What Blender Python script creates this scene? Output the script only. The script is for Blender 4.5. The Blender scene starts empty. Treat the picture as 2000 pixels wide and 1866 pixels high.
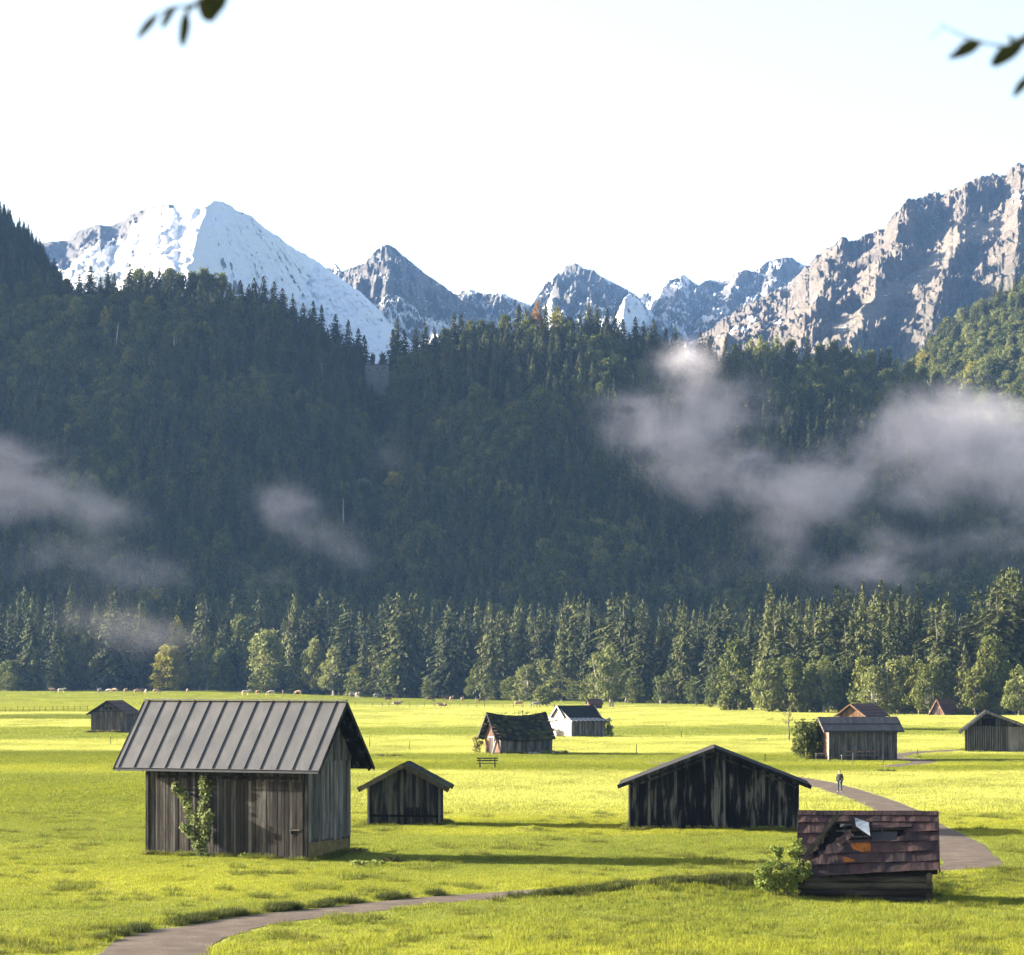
import bpy, bmesh, math, random
import numpy as np
from mathutils import Vector, Matrix

R = random.Random(11)
sc = bpy.context.scene
COL = sc.collection
# ------------------------------------------------------------------ camera model (level, shifted lens)
F, CX, HZ, H = 6000.0, 1000.0, 1305.0, 9.7
def X(px, d): return (px - CX) * d / F
def Z(py, d): return H + (HZ - py) * d / F

SUN_EL = math.radians(15.0)
SUN_A = math.radians(14.0)            # sun stands left and a little behind the scene
TO_SUN = Vector((-math.cos(SUN_A) * math.cos(SUN_EL), math.sin(SUN_A) * math.cos(SUN_EL), math.sin(SUN_EL)))

# ------------------------------------------------------------------ noise
_pr = np.random.RandomState(5)
_P = np.concatenate([_pr.permutation(256)] * 3)
_G = np.stack([np.cos(np.arange(256) * 2.399963), np.sin(np.arange(256) * 2.399963)], 1)
def noise2(x, y, seed=0):
    x = np.asarray(x, float) + seed * 37.13; y = np.asarray(y, float) + seed * 91.7
    xi = np.floor(x).astype(int); yi = np.floor(y).astype(int)
    xf = x - xi; yf = y - yi
    u = xf * xf * xf * (xf * (xf * 6 - 15) + 10); v = yf * yf * yf * (yf * (yf * 6 - 15) + 10)
    def g(ix, iy, dx, dy):
        h = _P[_P[ix & 255] + (iy & 255)]
        return _G[h, 0] * dx + _G[h, 1] * dy
    a = g(xi, yi, xf, yf); b = g(xi + 1, yi, xf - 1, yf)
    c = g(xi, yi + 1, xf, yf - 1); d = g(xi + 1, yi + 1, xf - 1, yf - 1)
    return 1.5 * ((a * (1 - u) + b * u) * (1 - v) + (c * (1 - u) + d * u) * v)
def fbm(x, y, o=5, seed=0, gain=.5):
    s = 0; a = 1
    for i in range(o):
        s = s + a * noise2(x * 2 ** i, y * 2 ** i, seed + i); a *= gain
    return s
def ridged(x, y, o=5, seed=0, gain=.5):
    s = 0; a = 1; w = 1
    for i in range(o):
        n = 1 - np.abs(noise2(x * 2 ** i, y * 2 ** i, seed + i)); n = n * n * w
        s = s + a * n; w = np.clip(n * 1.6, 0, 1); a *= gain
    return s
def sm(a, b, x):
    t = np.clip((np.asarray(x, float) - a) / (b - a), 0, 1); return t * t * (3 - 2 * t)

# ------------------------------------------------------------------ ground height
def ground(x, y):
    x = np.asarray(x, float); y = np.asarray(y, float)
    z = .10 * noise2(x / 17, y / 27, 1) + .035 * noise2(x / 5, y / 6, 2)
    z = z + .22 * noise2(x / 90, y / 120, 3) * sm(150, 260, y)
    yc = np.interp(x, [-20, 0, 8, 15, 22, 40], [127, 127.5, 129, 133, 139, 150])
    z = z + (.62 + .12 * noise2(x / 3., y / 9., 9)) * sm(0, 8, x) * np.exp(-((y - yc) / 3.4) ** 2)
    z = z + 1.7 * sm(790, 985, y) * sm(-25, -110, x) + .5 * sm(800, 1000, y)
    # low mound on the open grass and little heaps
    for (mx, my, h, r) in MOUNDS:
        z = z + h * np.exp(-(((x - mx) / r) ** 2 + ((y - my) / (r * .9)) ** 2))
    return z
MOUNDS = [(X(1030, 182), 182, .32, 1.1), (X(702, 157), 157.5, .28, 1.3), (X(760, 156), 156, .33, .45), (X(725, 158), 156, .2, 1.0)]
def G(x, y): return float(ground(x, y))
def at(px, py):
    "first ground point seen at a pixel of the photograph"
    ds = np.linspace(95, 1130, 5200)
    z = ground(X(px, ds), ds)
    yy = HZ + (H - z) * F / ds
    k = int(np.argmax(yy <= py)); d = float(ds[k]); x = X(px, d)
    return Vector((x, d, G(x, d)))

# ------------------------------------------------------------------ tagging helpers
def tag(o, label=None, cat=None, group=None, kind=None):
    if label: o['label'] = label
    if cat: o['category'] = cat
    if group: o['group'] = group
    if kind: o['kind'] = kind
    return o
def empty(name, loc, rz=0, label=None, cat=None, group=None, sc_=1):
    o = bpy.data.objects.new(name, None); COL.objects.link(o)
    o.location = loc; o.rotation_euler = (0, 0, rz); o.scale = (sc_,) * 3 if not hasattr(sc_, '__len__') else sc_
    o.empty_display_size = .3
    return tag(o, label, cat, group)
def link(name, me, parent=None):
    o = bpy.data.objects.new(name, me); COL.objects.link(o)
    if parent: o.parent = parent
    return o
def copy_tree(o):
    c = o.copy(); COL.objects.link(c)
    for ch in o.children:
        d = ch.copy(); COL.objects.link(d); d.parent = c
        for g in ch.children:
            e = g.copy(); COL.objects.link(e); e.parent = d
    return c

# ------------------------------------------------------------------ mesh builder
class MB:
    def __init__(s): s.v = []; s.f = []; s.t = []; s.m = []
    def face(s, pts, tone=.5, m=0):
        b = len(s.v); s.v += [tuple(p) for p in pts]; s.f.append(tuple(range(b, b + len(pts)))); s.t.append(tone); s.m.append(m)
    def hexa(s, p, tone=.5, m=0):
        b = len(s.v); s.v += [tuple(q) for q in p]
        for q in ((0, 3, 2, 1), (4, 5, 6, 7), (0, 1, 5, 4), (1, 2, 6, 5), (2, 3, 7, 6), (3, 0, 4, 7)):
            s.f.append(tuple(b + i for i in q)); s.t.append(tone); s.m.append(m)
    def box(s, c, size, rot=None, tone=.5, m=0):
        hx, hy, hz = (q / 2 for q in size); c = Vector(c)
        p = [Vector(q) for q in ((-hx, -hy, -hz), (hx, -hy, -hz), (hx, hy, -hz), (-hx, hy, -hz), (-hx, -hy, hz), (hx, -hy, hz), (hx, hy, hz), (-hx, hy, hz))]
        if rot is not None: p = [rot @ q for q in p]
        s.hexa([q + c for q in p], tone, m)
    def beam(s, a, b, w, h, tone=.5, m=0, up=(0, 0, 1)):
        a = Vector(a); b = Vector(b); d = (b - a).normalized(); up = Vector(up)
        x = d.cross(up)
        if x.length < 1e-4: x = Vector((1, 0, 0))
        x.normalize(); u = x.cross(d).normalized(); x *= w / 2; u *= h / 2
        s.hexa([a - x - u, a + x - u, b + x - u, b - x - u, a - x + u, a + x + u, b + x + u, b - x + u], tone, m)
    def tube(s, pts, rad, n=7, tone=.5, cap=True, m=0):
        pts = [Vector(p) for p in pts]; rings = []
        for i, p in enumerate(pts):
            d = (pts[min(i + 1, len(pts) - 1)] - pts[max(i - 1, 0)]).normalized()
            x = d.cross(Vector((0, 0, 1)))
            if x.length < .05: x = d.cross(Vector((0, 1, 0)))
            x.normalize(); y = d.cross(x); r = rad[i] if hasattr(rad, '__len__') else rad
            b = len(s.v)
            for k in range(n):
                a = 2 * math.pi * k / n; s.v.append(tuple(p + x * (r * math.cos(a)) + y * (r * math.sin(a))))
            rings.append(b)
        for i in range(len(rings) - 1):
            for k in range(n):
                s.f.append((rings[i] + k, rings[i] + (k + 1) % n, rings[i + 1] + (k + 1) % n, rings[i + 1] + k)); s.t.append(tone); s.m.append(m)
        if cap:
            s.f.append(tuple(rings[0] + k for k in range(n))); s.t.append(tone); s.m.append(m)
            s.f.append(tuple(rings[-1] + k for k in range(n - 1, -1, -1))); s.t.append(tone); s.m.append(m)
    def slab(s, a, b, c, d, th, tone=.5, m=0):
        "quad a b c d (top face) given a thickness below it"
        a, b, c, d = map(Vector, (a, b, c, d)); n = (b - a).cross(d - a).normalized()
        if n.z < 0: n = -n
        o = n * -th
        s.hexa([a + o, b + o, c + o, d + o, a, b, c, d], tone, m)
    def mesh(s, name, mats, smooth=False):
        me = bpy.data.meshes.new(name); me.from_pydata(s.v, [], s.f)
        for q in (mats if isinstance(mats, (list, tuple)) else [mats]): me.materials.append(q)
        at_ = me.attributes.new('tone', 'FLOAT', 'FACE'); at_.data.foreach_set('value', s.t)
        me.polygons.foreach_set('material_index', s.m)
        if smooth: me.polygons.foreach_set('use_smooth', [True] * len(s.f))
        me.update(); return me
    def pieces(s, name, mats, parent):
        "one object for each separate piece"
        own = {}; last = -1; groups = []
        for f, t, m in zip(s.f, s.t, s.m):
            hit = next((g for g in groups[-2:] if g[1].intersection(f)), None)
            if hit is None: hit = ([], set()); groups.append(hit)
            hit[0].append((f, t, m)); hit[1].update(f)
        for fs, vs in groups:
            ix = {v: i for i, v in enumerate(sorted(vs))}; q = MB(); q.v = [s.v[v] for v in sorted(vs)]
            for f, t, m in fs: q.f.append(tuple(ix[v] for v in f)); q.t.append(t); q.m.append(m)
            q.build(name, mats, parent)
    def build(s, name, mats, parent=None, smooth=False):
        return link(name, s.mesh(name, mats, smooth), parent)

def np_mesh(name, V, Fq, mats, tone=None, mi=None, smooth=False, vattr=None):
    me = bpy.data.meshes.new(name)
    V = np.asarray(V, np.float32); Fq = np.asarray(Fq, np.int32); n, k = Fq.shape
    me.vertices.add(len(V)); me.vertices.foreach_set('co', V.ravel())
    me.loops.add(n * k); me.loops.foreach_set('vertex_index', Fq.ravel())
    me.polygons.add(n); me.polygons.foreach_set('loop_start', np.arange(0, n * k, k, dtype=np.int32))
    me.polygons.foreach_set('loop_total', np.full(n, k, np.int32))
    for q in mats: me.materials.append(q)
    if mi is not None: me.polygons.foreach_set('material_index', np.asarray(mi, np.int32))
    if smooth: me.polygons.foreach_set('use_smooth', np.ones(n, bool))
    if tone is not None:
        a = me.attributes.new('tone', 'FLOAT', 'FACE'); a.data.foreach_set('value', np.asarray(tone, np.float32))
    for kx, val in (vattr or {}).items():
        a = me.attributes.new(kx, 'FLOAT', 'POINT'); a.data.foreach_set('value', np.asarray(val, np.float32).ravel())
    me.update(); me.validate(); return me

# ------------------------------------------------------------------ materials
class NT:
    def __init__(s, m): s.nt = m.node_tree; s.nt.nodes.clear()
    def n(s, t, **kw):
        nd = s.nt.nodes.new(t)
        for k, v in kw.items():
            if k.startswith('i_'): 
                key = k[2:]; nd.inputs[int(key) if key.isdigit() else key.replace('_', ' ')].default_value = v
            else: setattr(nd, k, v)
        return nd
    def l(s, a, b): s.nt.links.new(a, b)
    def math(s, op, a, b=None, clamp=False):
        nd = s.n('ShaderNodeMath', operation=op, use_clamp=clamp)
        for i, q in enumerate((a, b)):
            if q is None: continue
            if isinstance(q, (int, float)): nd.inputs[i].default_value = q
            else: s.l(q, nd.inputs[i])
        return nd.outputs[0]
    def ramp(s, fac, stops, interp='LINEAR'):
        nd = s.n('ShaderNodeValToRGB'); cr = nd.color_ramp; cr.interpolation = interp
        while len(cr.elements) < len(stops): cr.elements.new(.5)
        for e, (p, c) in zip(cr.elements, stops):
            e.position = p; e.color = (*c, 1) if len(c) == 3 else c
        s.l(fac, nd.inputs[0]); return nd.outputs[0]
    def mix(s, fac, a, b, mode='MIX'):
        nd = s.n('ShaderNodeMix', data_type='RGBA', blend_type=mode)
        for i, q in ((0, fac), (6, a), (7, b)):
            if isinstance(q, (int, float)): nd.inputs[i].default_value = q
            elif isinstance(q, tuple): nd.inputs[i].default_value = (*q, 1)
            else: s.l(q, nd.inputs[i])
        return nd.outputs[2]
    def noise(s, vec, scale, detail=4, rough=.55, dist=0):
        nd = s.n('ShaderNodeTexNoise'); nd.inputs['Scale'].default_value = scale; nd.inputs['Detail'].default_value = detail
        nd.inputs['Roughness'].default_value = rough; nd.inputs['Distortion'].default_value = dist
        if vec is not None: s.l(vec, nd.inputs['Vector'])
        return nd.outputs['Fac']
    def mapping(s, vec, scale=(1, 1, 1), loc=(0, 0, 0), rot=(0, 0, 0)):
        nd = s.n('ShaderNodeMapping'); nd.inputs['Scale'].default_value = scale; nd.inputs['Location'].default_value = loc; nd.inputs['Rotation'].default_value = rot
        s.l(vec, nd.inputs['Vector']); return nd.outputs[0]
def new_mat(name):
    m = bpy.data.materials.new(name); m.use_nodes = True; return m, NT(m)
def finish(m, t, color, rough=.85, bump=None, bdist=.02, spec=.3, metal=0, transl=0):
    b = t.n('ShaderNodeBsdfPrincipled'); b.inputs['Metallic'].default_value = metal
    if isinstance(rough, (int, float)): b.inputs['Roughness'].default_value = rough
    else: t.l(rough, b.inputs['Roughness'])
    b.inputs['Specular IOR Level'].default_value = spec
    if isinstance(color, tuple): b.inputs['Base Color'].default_value = (*color, 1)
    else: t.l(color, b.inputs['Base Color'])
    if bump is not None:
        bn = t.n('ShaderNodeBump'); bn.inputs['Distance'].default_value = bdist; bn.inputs['Strength'].default_value = .8
        t.l(bump, bn.inputs['Height']); t.l(bn.outputs[0], b.inputs['Normal'])
    out = t.n('ShaderNodeOutputMaterial')
    if transl:
        tr = t.n('ShaderNodeBsdfTranslucent')
        if isinstance(color, tuple): tr.inputs[0].default_value = (*color, 1)
        else: t.l(color, tr.inputs[0])
        mx = t.n('ShaderNodeMixShader'); mx.inputs[0].default_value = transl
        t.l(b.outputs[0], mx.inputs[1]); t.l(tr.outputs[0], mx.inputs[2]); t.l(mx.outputs[0], out.inputs[0])
    else: t.l(b.outputs[0], out.inputs[0])
    return m
def attr(t, name):
    nd = t.n('ShaderNodeAttribute', attribute_name=name); return nd.outputs['Fac']

def wood(name, dark, mid, pale, grain=(9, 9, .5), streak=.5, rough=.9, horiz=False):
    "weathered boards: tone of each board, long grain, stains that run down"
    m, t = new_mat(name)
    tc = t.n('ShaderNodeTexCoord').outputs['Object']
    tone = attr(t, 'tone')
    g1 = t.noise(t.mapping(tc, grain), 3.0, 6, .65)
    g2 = t.noise(t.mapping(tc, (1.6, 1.6, .22) if not horiz else (.22, 1.6, 1.6)), 2.2, 4, .6, .4)
    sp = t.noise(tc, 14, 3, .7)
    f = t.math('ADD', t.math('MULTIPLY', tone, .55), t.math('MULTIPLY', g1, .45))
    f = t.math('ADD', f, t.math('MULTIPLY', t.math('SUBTRACT', g2, .5), streak * 2))
    f = t.math('ADD', f, t.math('MULTIPLY', t.math('SUBTRACT', sp, .5), .25), True)
    c = t.ramp(f, [(.12, dark), (.5, mid), (.9, pale)])
    return finish(m, t, c, rough, g1, .01, .06)

M = {}
M['grey_wood'] = wood('grey_weathered_boards', (.04, .036, .033), (.10, .092, .086), (.22, .20, .19))
M['brown_wood'] = wood('brown_grey_boards', (.012, .010, .009), (.040, .0355, .032), (.125, .115, .106))
M['black_wood'] = wood('blackened_boards', (.002, .0018, .0016), (.009, .008, .007), (.125, .118, .104), streak=1.15)
M['dark_wood'] = wood('dark_boards', (.004, .0035, .003), (.021, .0192, .0165), (.085, .08, .067), streak=.9)
M['pale_wood'] = wood('pale_boards', (.18, .155, .14), (.33, .30, .275), (.48, .45, .42), streak=.35)
M['silver_wood'] = wood('silvered_boards', (.034, .030, .027), (.094, .084, .076), (.205, .188, .174), streak=.7)
M['red_wood'] = wood('red_brown_boards', (.045, .024, .017), (.11, .062, .045), (.22, .15, .12), streak=.6)
M['orange_wood'] = wood('fresh_orange_boards', (.07, .036, .02), (.125, .07, .038), (.19, .115, .065))
M['log'] = wood('old_logs', (.006, .005, .004), (.03, .024, .019), (.11, .094, .074), horiz=True, grain=(.5, 9, 9))
M['beam'] = wood('mossy_beam', (.02, .017, .010), (.05, .042, .025), (.10, .085, .055), horiz=True, grain=(.5, 9, 9))
def plain(name, col, rough=.8, var=.25, scale=6, metal=0, spec=.3, bump=True):
    m, t = new_mat(name); tc = t.n('ShaderNodeTexCoord').outputs['Object']
    n1 = t.noise(tc, scale, 6, .65)
    c = t.ramp(n1, [(.25, tuple(q * (1 - var) for q in col)), (.75, tuple(min(1, q * (1 + var)) for q in col))])
    return finish(m, t, c, rough, n1 if bump else None, .01, spec, metal)
M['plinth'] = plain('earthy_plinth', (.12, .088, .03), .95, .45, 3)
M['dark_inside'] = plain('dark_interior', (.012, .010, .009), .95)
M['iron'] = plain('rusty_iron', (.04, .03, .026), .6, .4, 20)
M['stone'] = plain('rubble_stone', (.34, .32, .3), .95, .4, 5)
M['ruin'] = plain('castle_plaster', (.11, .108, .105), .95, .25, .6)
def metal_roof(name, c1, c2, scale=(.7, .25, .25), rough=.5, spec=.5):
    m, t = new_mat(name); tc = t.n('ShaderNodeTexCoord').outputs['Object']
    n1 = t.noise(t.mapping(tc, scale), 2.2, 5, .6, .3); n2 = t.noise(tc, 30, 2, .5)
    tone = attr(t, 'tone')
    f = t.math('ADD', t.math('MULTIPLY', n1, .7), t.math('MULTIPLY', tone, .3))
    c = t.ramp(f, [(.3, c1), (.7, c2)])
    r = t.math('ADD', t.math('MULTIPLY', n1, .25), rough - .12)
    return finish(m, t, c, r, t.math('ADD', n1, t.math('MULTIPLY', n2, .05)), .05, spec)
M['seam_roof'] = metal_roof('weathered_sheet_roof', (.050, .0485, .0495), (.072, .069, .0695), (.35, .35, .35))
M['seam_dark'] = plain('seam_shadowed_metal', (.02, .024, .034), .6, .2)  # shade along the seams is put into this dark blue colour
def red_sheet():
    m, t = new_mat('dark_red_sheet_moss'); tc = t.n('ShaderNodeTexCoord').outputs['Object']; tone = attr(t, 'tone')
    n1 = t.noise(t.mapping(tc, (1, 1, .5)), 2.2, 6, .65, .4); n2 = t.noise(tc, 7, 5, .7); n3 = t.noise(t.mapping(tc, (5, 1.2, .5)), 1.4, 3, .6)
    f = t.math('ADD', t.math('MULTIPLY', n1, .45), t.math('ADD', t.math('MULTIPLY', tone, .2), t.math('MULTIPLY', n3, .35)))
    c = t.ramp(f, [(.3, (.010, .007, .007)), (.5, (.030, .0145, .0145)), (.72, (.062, .029, .027))])
    c = t.mix(t.ramp(t.math('MULTIPLY', n1, n2), [(.31, (0, 0, 0)), (.40, (.8, .8, .8))]), c, (.055, .045, .016))
    c = t.mix(t.ramp(n2, [(.62, (0, 0, 0)), (.74, (.7, .7, .7))]), c, (.10, .04, .015))
    return finish(m, t, c, .62, t.math('ADD', n1, t.math('MULTIPLY', n3, .8)), .05, .3)
M['red_sheet'] = red_sheet()
M['old_red_sheet'] = metal_roof('dark_red_sheet', (.024, .011, .0125), (.062, .026, .028), (1.0, 1.0, .35), .6, .3)
M['blue_sheet'] = metal_roof('bare_zinc_sheet', (.09, .115, .15), (.19, .225, .27), (2, 2, 2), .45, .4)
M['rust'] = metal_roof('orange_rust', (.10, .03, .008), (.36, .12, .02), (3, 3, 3), .85, .2)
M['tile_dark'] = metal_roof('dark_bitumen_roof', (.012, .012, .013), (.03, .029, .031), (1.2, .3, .3), .95, .08)
M['tile_grey'] = metal_roof('dark_grey_roof', (.018, .018, .021), (.042, .042, .046), (1.5, .5, .5), .7, .3)
M['tile_red'] = metal_roof('red_brown_roof', (.04, .018, .014), (.085, .038, .028), (1.2, .3, .3), .8, .25)
M['white_sheet'] = metal_roof('pale_sheet_strip', (.26, .26, .27), (.38, .38, .39), (1, 1, 1), .5, .4)
def mossy():
    m, t = new_mat('mossy_shingles'); tc = t.n('ShaderNodeTexCoord').outputs['Object']
    a = t.noise(t.mapping(tc, (1, 1, 1)), 1.2, 6, .7); b = t.noise(tc, 9, 4, .7); tone = attr(t, 'tone')
    f = t.math('ADD', t.math('MULTIPLY', a, .5), t.math('ADD', t.math('MULTIPLY', b, .25), t.math('MULTIPLY', tone, .35)))
    c = t.ramp(f, [(.3, (.008, .0075, .006)), (.55, (.022, .020, .013)), (.72, (.045, .05, .014)), (.85, (.09, .09, .03))])
    return finish(m, t, c, .95, b, .04, .1)
M['moss'] = mossy()

def foliage(name, c1, c2, c3, transl=.3, scale=.35):
    m, t = new_mat(name)
    oi = t.n('ShaderNodeObjectInfo').outputs['Random']
    tone = attr(t, 'tone')
    pos = t.n('ShaderNodeTexCoord').outputs['Object']
    n1 = t.noise(pos, scale, 3, .6)
    f = t.math('ADD', t.math('MULTIPLY', tone, .42), t.math('ADD', t.math('MULTIPLY', oi, .33), t.math('MULTIPLY', n1, .3)))
    c = t.ramp(f, [(.2, c1), (.52, c2), (.88, c3)])
    return finish(m, t, c, .75, None, 0, .12, 0, transl)
M['spruce'] = foliage('spruce_needles', (.026, .034, .012), (.056, .064, .020), (.135, .135, .038), .12)
M['broad'] = foliage('broad_leaves', (.042, .055, .015), (.082, .096, .024), (.17, .172, .04), .30)
M['broad_pale'] = foliage('pale_willow_leaves', (.09, .105, .032), (.15, .163, .05), (.225, .225, .07), .34)
M['broad_gold'] = foliage('golden_leaves', (.17, .165, .032), (.24, .215, .036), (.31, .26, .04), .38)
M['broad_rust'] = foliage('rusty_autumn_leaves', (.16, .085, .025), (.21, .11, .03), (.26, .14, .03), .3)
M['shrub'] = foliage('shrub_leaves', (.10, .135, .03), (.17, .21, .045), (.25, .275, .07), .35, 2.5)
M['pale_shrub'] = foliage('pale_shrub_leaves', (.11, .135, .045), (.18, .205, .075), (.26, .28, .12), .3, 2.5)
M['weeds'] = foliage('dry_weeds', (.10, .085, .03), (.15, .13, .045), (.20, .19, .06), .3, 2.5)
M['bark'] = wood('bark', (.05, .042, .034), (.10, .088, .072), (.17, .15, .13))
M['pale_bark'] = wood('pale_bark', (.20, .18, .155), (.34, .31, .28), (.45, .42, .39))
M['twig'] = plain('twig_bark', (.05, .042, .032), .85)
M['leaf_dark'] = foliage('beech_leaf', (.025, .03, .008), (.035, .04, .010), (.05, .052, .014), .15, 8)

# ------------------------------------------------------------------ meadow colour: strips of mown and standing grass
PX_ROW = F * H                                    # v = PX_ROW / y grows towards the camera: strips lie across the valley
def strip_stops(rows):
    lo, hi = 50.0, 570.0
    return [((v - lo) / (hi - lo), c) for v, c in rows]
GY = (.365, .365, .09); GM = (.165, .188, .028); GD = (.105, .124, .013); GG = (.15, .17, .016); GL = (.25, .258, .028)
LEFT_ROWS = [(50, GM), (81, GL), (84, GD), (87, GY), (91, GY), (93, GD), (101, GD), (103, GY), (113, GY), (116, GG), (138, GM),
             (143, GY), (158, GY), (163, GD), (186, GG), (196, GL), (212, GM), (235, GG), (330, GM), (430, GL), (470, GM), (570, GL)]
RIGHT_ROWS = [(50, GG), (70, GM), (76, GY), (112, GY), (118, GM), (130, GM), (134, GY), (166, GY), (172, GG), (181, GM), (186, GL), (192, GG), (200, GG),
              (206, GY), (255, GY), (300, GL), (322, GL), (327, GM), (390, GM), (430, GL), (480, GM), (570, GL)]
def grass_colour(t, leaf=True):
    pos = t.n('ShaderNodeNewGeometry').outputs['Position']
    sx = t.n('ShaderNodeSeparateXYZ'); t.l(pos, sx.inputs[0])
    flat = t.n('ShaderNodeCombineXYZ'); t.l(sx.outputs[0], flat.inputs[0]); t.l(sx.outputs[1], flat.inputs[1])
    p = flat.outputs[0]
    v = t.math('DIVIDE', PX_ROW, t.math('MAXIMUM', sx.outputs[1], 60.0))
    w1 = t.noise(t.mapping(p, (.02, .012, 1)), 1.0, 3, .5)
    w2 = t.noise(t.mapping(p, (.25, .08, 1)), 1.0, 2, .5)
    vw = t.math('ADD', t.math('MULTIPLY', v, t.math('ADD', t.math('MULTIPLY', t.math('SUBTRACT', w1, .5), .09), 1.0)), t.math('MULTIPLY', t.math('SUBTRACT', w2, .5), 2.0))
    f = t.math('DIVIDE', t.math('SUBTRACT', vw, 50.0), 520.0)
    cl = t.ramp(f, strip_stops(LEFT_ROWS)); cr = t.ramp(f, strip_stops(RIGHT_ROWS))
    side = t.math('DIVIDE', sx.outputs[0], sx.outputs[1])          # fields left of the big barn are strips of their own
    sd = t.math('MULTIPLY', t.math('ADD', t.math('ADD', side, t.math('MULTIPLY', t.math('SUBTRACT', w1, .5), .06)), .085), 18.0, True)
    c = t.mix(sd, cl, cr)
    # patches: clover, drier spots, trampled lines
    n1 = t.noise(t.mapping(p, (.09, .05, 1)), 1.0, 5, .62)
    n2 = t.noise(t.mapping(p, (1.1, .8, 1)), 1.0, 4, .65)
    c = t.mix(t.ramp(n1, [(.42, (0, 0, 0)), (.68, (.55, .55, .55))]), c, (.10, .125, .018))
    c = t.mix(t.ramp(n2, [(.5, (0, 0, 0)), (.75, (.5, .5, .5))]), c, (.30, .27, .05))
    return c, p
def make_ground_mat():
    m, t = new_mat('meadow_soil_and_turf'); c, p = grass_colour(t)
    n3 = t.noise(t.mapping(p, (5, 4, 1)), 1.0, 4, .7)
    c = t.mix(t.ramp(n3, [(.3, (.45, .45, .45)), (.6, (0, 0, 0))]), c, (.08, .075, .02))
    return finish(m, t, c, .95, n3, .25, .1)
def make_blade_mat():
    m, t = new_mat('grass_blades'); c, p = grass_colour(t)
    tone = attr(t, 'tone'); oi = t.n('ShaderNodeObjectInfo').outputs['Random']
    k = t.math('ADD', t.math('MULTIPLY', t.math('POWER', tone, 1.6), .95), t.math('ADD', t.math('MULTIPLY', oi, .18), .55))
    nd = t.n('ShaderNodeVectorMath', operation='SCALE'); t.l(c, nd.inputs[0]); t.l(k, nd.inputs['Scale'])
    return finish(m, t, nd.outputs[0], .8, None, 0, .05, 0, .42)
M['coarse'] = foliage('coarse_grass', (.07, .085, .012), (.12, .135, .02), (.22, .21, .04), .38, 3)
M['ground'] = make_ground_mat(); M['blade'] = make_blade_mat()

ys = [55.0]
while ys[-1] < 1250: ys.append(ys[-1] + max(.55, ys[-1] * .0052))
ys += [1400, 1700, 2200, 3000, 4000, 5600]
us = np.concatenate([[-14, -6, -3, -1.8, -1.35], np.linspace(-1.1, 1.1, 171), [1.35, 1.8, 3, 6, 14]])
ys = np.array(ys); UU, YY = np.meshgrid(us, ys); XX = UU * (22 + .165 * YY)
ZZ = ground(XX, YY)
ny, nx = XX.shape
ii = np.arange(ny * nx).reshape(ny, nx)
Q = np.stack([ii[:-1, :-1], ii[:-1, 1:], ii[1:, 1:], ii[1:, :-1]], -1).reshape(-1, 4)
V = np.stack([XX, YY, ZZ], -1).reshape(-1, 3)
gnd = tag(link('ground', np_mesh('ground', V, Q, [M['ground']], smooth=True)), kind='structure')

# ------------------------------------------------------------------ paths
def gravel():
    m, t = new_mat('packed_gravel'); tc = t.n('ShaderNodeTexCoord').outputs['Object']
    a = t.noise(tc, .8, 5, .6); b = t.noise(tc, 9, 4, .75)
    f = t.math('ADD', t.math('MULTIPLY', a, .5), t.math('MULTIPLY', b, .5))
    c = t.ramp(f, [(.32, (.050, .036, .027)), (.5, (.090, .066, .049)), (.68, (.165, .125, .095))])
    return finish(m, t, c, .95, b, .03, .15)
M['gravel'] = gravel()
PATH1 = [(-13.5, 97), (-12.6, 101), (-12.2, 105), (-12.3, 109), (-11.6, 113), (-10.2, 116.8), (-8.6, 120), (-6.6, 123.2), (-4.4, 126.3), (-1.6, 129.6), (2, 132.4), (6.5, 135), (11.5, 137.4), (16.5, 140.6), (20.3, 145), (22.6, 151), (23.6, 160), (24.6, 172), (25.3, 190), (26.3, 212), (26.25, 238), (25.4, 258), (23.2, 276), (19.5, 296), (15, 312)]
PATH2 = [(36.6, 299), (38.6, 305), (40.8, 311), (42.6, 318), (42.2, 328), (41.4, 336), (44.0, 345), (49, 356), (56, 366), (64, 373), (76, 382)]
def smooth_line(pts, n=8):
    out = []
    for i in range(len(pts) - 1):
        p0 = Vector(pts[max(i - 1, 0)]); p1 = Vector(pts[i]); p2 = Vector(pts[i + 1]); p3 = Vector(pts[min(i + 2, len(pts) - 1)])
        for k in range(n):
            t = k / n
            out.append(.5 * ((2 * p1) + (p2 - p0) * t + (2 * p0 - 5 * p1 + 4 * p2 - p3) * t * t + (3 * p1 - p0 - 3 * p2 + p3) * t ** 3))
    out.append(Vector(pts[-1])); return out
PATHS = []
def path_width(p, base):
    return base * (1.35 if p.y < 112 else 1.0)
def path_strip(name, pts, w):
    ln = smooth_line(pts); PATHS.append((np.array([[p.x, p.y] for p in ln]), w))
    V = []; Q = []
    for i, p in enumerate(ln):
        d = (ln[min(i + 1, len(ln) - 1)] - ln[max(i - 1, 0)]).normalized(); nrm = Vector((-d.y, d.x))
        for k in range(7):
            s = (k / 6 - .5) * w * (1.25 if p.y < 114 else 1) + (.12 * float(noise2(i * .31, k * .2, 21)) if k in (0, 6) else 0)
            q = p + nrm * s
            V.append((q.x, q.y, G(q.x, q.y) + .035 - .02 * abs(k / 3 - 1)))
    for i in range(len(ln) - 1):
        for k in range(6): Q.append((i * 7 + k, i * 7 + k + 1, i * 7 + k + 8, i * 7 + k + 7))
    return tag(link(name, np_mesh(name, V, Q, [M['gravel']], smooth=True)), kind='structure')
path_strip('footpath', PATH1, 2.9); path_strip('field_path', PATH2, 2.6)
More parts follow.
